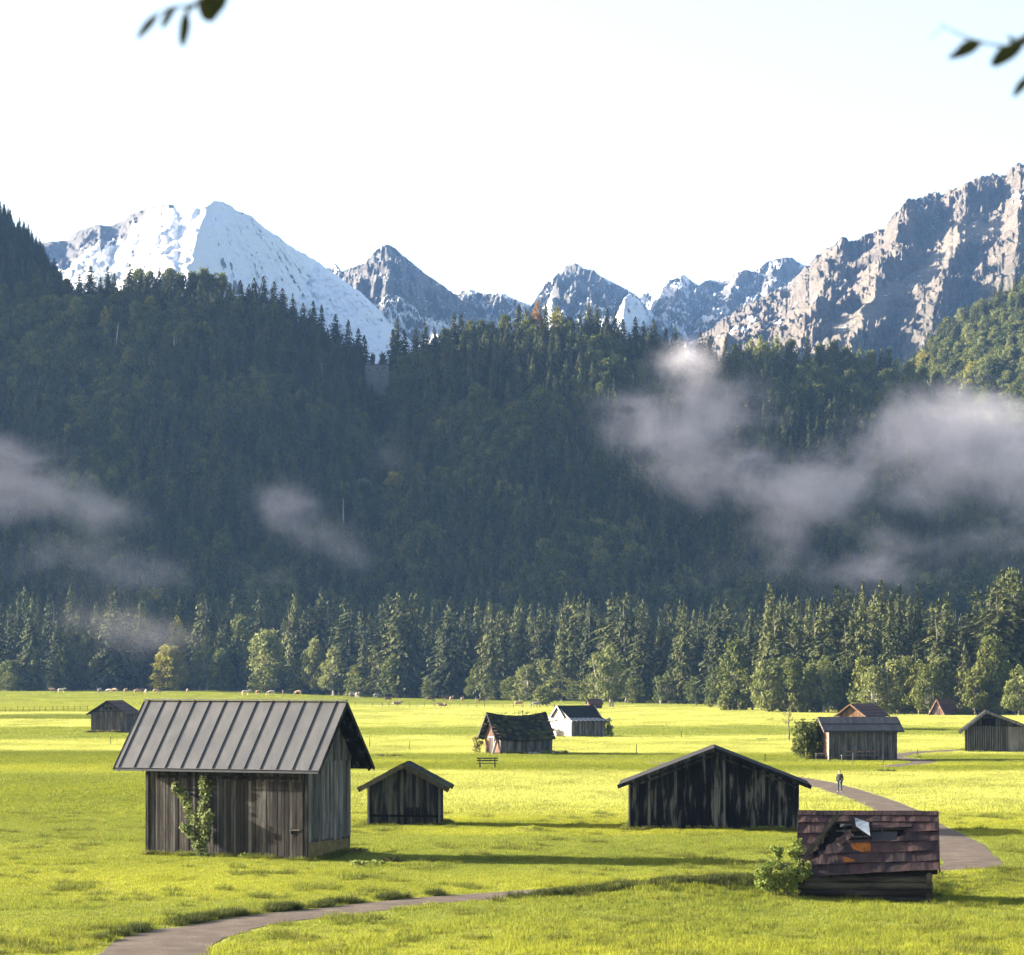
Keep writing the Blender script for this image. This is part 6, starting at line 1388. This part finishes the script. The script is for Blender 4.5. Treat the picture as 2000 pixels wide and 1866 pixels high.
# ------------------------------------------------------------------ mist and air
def mist(name, blobs, seed, dens, label):
    """blobs: px, py, rx_px, ry_px, weight, distance"""
    cs = []
    for (px, py, rx, ry, w, d) in blobs: cs.append((X(px, d), d, Z(py, d), 1.6 * rx * d / F, 46.0, 1.6 * ry * d / F, w))
    lo = [min(c[i] - 1.05 * c[3 + i] for c in cs) for i in range(3)]; hi = [max(c[i] + 1.05 * c[3 + i] for c in cs) for i in range(3)]
    mb = MB(); mb.box([(a + b) / 2 for a, b in zip(lo, hi)], [b - a for a, b in zip(lo, hi)])
    m = bpy.data.materials.new(name + '_vapour'); m.use_nodes = True; t = NT(m)
    pos = t.n('ShaderNodeTexCoord').outputs['Object']
    wv = t.n('ShaderNodeTexNoise'); wv.inputs['Scale'].default_value = .022; wv.inputs['Detail'].default_value = 2; t.l(pos, wv.inputs['Vector'])
    off = t.n('ShaderNodeVectorMath', operation='MULTIPLY_ADD'); t.l(wv.outputs['Color'], off.inputs[0]); off.inputs[1].default_value = (26, 26, 22); 
    sub = t.n('ShaderNodeVectorMath', operation='SUBTRACT'); t.l(pos, sub.inputs[0]); sub.inputs[1].default_value = (13, 13, 11); t.l(sub.outputs[0], off.inputs[2])
    p2 = off.outputs[0]; total = None
    for c in cs:
        a = t.n('ShaderNodeVectorMath', operation='SUBTRACT'); t.l(p2, a.inputs[0]); a.inputs[1].default_value = c[:3]
        b = t.n('ShaderNodeVectorMath', operation='DIVIDE'); t.l(a.outputs[0], b.inputs[0]); b.inputs[1].default_value = c[3:6]
        dd = t.n('ShaderNodeVectorMath', operation='DOT_PRODUCT'); t.l(b.outputs[0], dd.inputs[0]); t.l(b.outputs[0], dd.inputs[1])
        f = t.math('SUBTRACT', 1.0, dd.outputs['Value'], True); f = t.math('MULTIPLY', t.math('MULTIPLY', f, f), c[6])
        total = f if total is None else t.math('ADD', total, f)
    n1 = t.noise(t.mapping(pos, (.030, .022, .040), (seed * 7.3, seed * 3.1, 0)), 1.0, 9, .70, .35)
    k = t.math('ADD', t.math('MULTIPLY', total, 1.04), t.math('MULTIPLY', t.math('SUBTRACT', n1, .51), 5.4))
    mr = t.n('ShaderNodeMapRange', interpolation_type='SMOOTHSTEP'); mr.inputs[1].default_value = .0; mr.inputs[2].default_value = 2.2; t.l(k, mr.inputs[0])
    k = t.math('MULTIPLY', mr.outputs[0], t.math('MINIMUM', t.math('MULTIPLY', total, 1.6), 1.0))
    pv = t.n('ShaderNodeVolumePrincipled'); pv.inputs['Color'].default_value = (.90, .85, .90, 1); pv.inputs['Anisotropy'].default_value = .1
    t.l(t.math('MULTIPLY', k, dens), pv.inputs['Density']); out = t.n('ShaderNodeOutputMaterial'); t.l(pv.outputs[0], out.inputs['Volume'])
    o = mb.build(name, m); return tag(o, label, 'mist', None, 'stuff')
def build_mist():
    mist('mist_bank', [(1225, 832, 85, 60, .6, 1230), (1330, 748, 75, 70, .8, 1262), (1352, 704, 48, 38, .5, 1285), (1300, 850, 100, 70, .95, 1225), (1430, 795, 95, 70, .85, 1235), (1385, 905, 120, 70, 1.0, 1205), (1500, 940, 130, 65, .8, 1195), (1620, 965, 140, 60, .75, 1190), (1735, 900, 150, 85, .8, 1205), (1830, 840, 140, 85, .8, 1215), (1930, 840, 130, 80, .6, 1215), (2030, 900, 130, 100, .7, 1195), (1900, 950, 150, 90, .75, 1185), (1530, 1050, 85, 90, .55, 1165), (1700, 1090, 80, 75, .42, 1150), (1920, 1080, 190, 90, .45, 1150), (1590, 1130, 200, 50, .42, 1140)], 1, .030, 'big pale mist bank lying across the right part of the wooded hill')
    mist('mist_bank', [(55, 945, 110, 80, 1.0, 1180), (-40, 930, 110, 90, .9, 1180), (165, 985, 95, 60, .6, 1175), (235, 1010, 80, 50, .45, 1170), (135, 1095, 110, 60, .5, 1150), (225, 1125, 120, 60, .5, 1145), (310, 1150, 140, 55, .42, 1140), (548, 980, 65, 45, .75, 1180), (610, 1020, 75, 50, .75, 1172), (672, 1070, 75, 45, .5, 1160), (775, 888, 50, 34, .42, 1205), (520, 1135, 90, 45, .34, 1145)], 5, .019, 'smaller mist wisps clinging to the left half of the wooded hill')
    mist('mist_bank', [(240, 1235, 120, 55, .7, 985), (330, 1215, 100, 45, .5, 990), (150, 1190, 90, 40, .35, 990)], 8, .0045, 'thin veil of mist among the valley trees at the left')
def build_haze():
    m = bpy.data.materials.new('valley_air'); m.use_nodes = True; t = NT(m); pv = t.n('ShaderNodeVolumePrincipled')
    pv.inputs['Color'].default_value = (.27, .50, 1.0, 1); pv.inputs['Density'].default_value = 3.2e-5; pv.inputs['Anisotropy'].default_value = .15
    out = t.n('ShaderNodeOutputMaterial'); t.l(pv.outputs[0], out.inputs['Volume'])
    mb = MB(); mb.box((-300, 3280, 410), (7000, 6700, 830)); o = mb.build('haze', m); tag(o, 'thin blue morning air filling the valley', 'haze', None, 'stuff')

# ------------------------------------------------------------------ light and camera
def light_and_camera():
    w = bpy.data.worlds.new('World'); sc.world = w; w.use_nodes = True; nt = w.node_tree; nt.nodes.clear()
    sky = nt.nodes.new('ShaderNodeTexSky'); sky.sky_type = 'NISHITA'; sky.sun_disc = False; sky.sun_elevation = SUN_EL
    sky.sun_rotation = math.atan2(TO_SUN.x, TO_SUN.y); sky.altitude = 800; sky.air_density = 1.0; sky.dust_density = 5.0; sky.ozone_density = 0.0
    bg = nt.nodes.new('ShaderNodeBackground'); bg.inputs[1].default_value = SKY; out = nt.nodes.new('ShaderNodeOutputWorld')
    nt.links.new(sky.outputs[0], bg.inputs[0]); nt.links.new(bg.outputs[0], out.inputs[0])
    l = bpy.data.lights.new('sun', 'SUN'); l.energy = SUN; l.angle = math.radians(.53); l.color = (1.0, .93, .80)
    o = bpy.data.objects.new('sun', l); COL.objects.link(o); o.rotation_euler = TO_SUN.to_track_quat('Z', 'Y').to_euler()
    cam = bpy.data.cameras.new('camera'); c = bpy.data.objects.new('camera', cam); COL.objects.link(c); c.location = (0, 0, H); c.rotation_euler = (math.pi / 2, 0, 0)
    cam.sensor_width = 36; cam.lens = F / 2000 * 36; cam.shift_y = (HZ - 933) / 2000; cam.clip_start = .5; cam.clip_end = 20000
    cam.dof.use_dof = True; cam.dof.focus_distance = 210; cam.dof.aperture_fstop = (cam.lens / 1000) / .036; cam.dof.aperture_blades = 0
    sc.camera = c
    sc.view_settings.view_transform = 'Standard'; sc.view_settings.look = 'None'; sc.view_settings.exposure = EXPO; sc.view_settings.gamma = 1
    sc.render.engine = 'CYCLES'; cy = sc.cycles; cy.max_bounces = 8; cy.diffuse_bounces = 3; cy.glossy_bounces = 2; cy.transmission_bounces = 4; cy.volume_bounces = 1; cy.transparent_max_bounces = 8
    cy.volume_step_rate = 1.0; cy.volume_max_steps = 64; cy.use_denoising = True; cy.sample_clamp_indirect = 8; cy.caustics_reflective = False; cy.caustics_refractive = False
SUN, SKY, EXPO = 5.0, .066, 2.72

import time as _t
_t0 = _t.time()
def step(f):
    t = _t.time(); f(); print(f'{f.__name__}: {_t.time() - t:.1f}s', flush=True)
for f in (big_barn, small_hut, wide_barn, red_hut, mossy_hut, white_barn, left_hut, bench_hut, orange_hut, right_barn, steep_hut, tiny_hut, ruin, build_person, build_cows, meadow_bench, fences, bare_tree, near_twigs, build_mountains, build_hills, valley_trees, skyline_trees, label_trees, build_grass, build_mist, build_haze, light_and_camera): step(f)
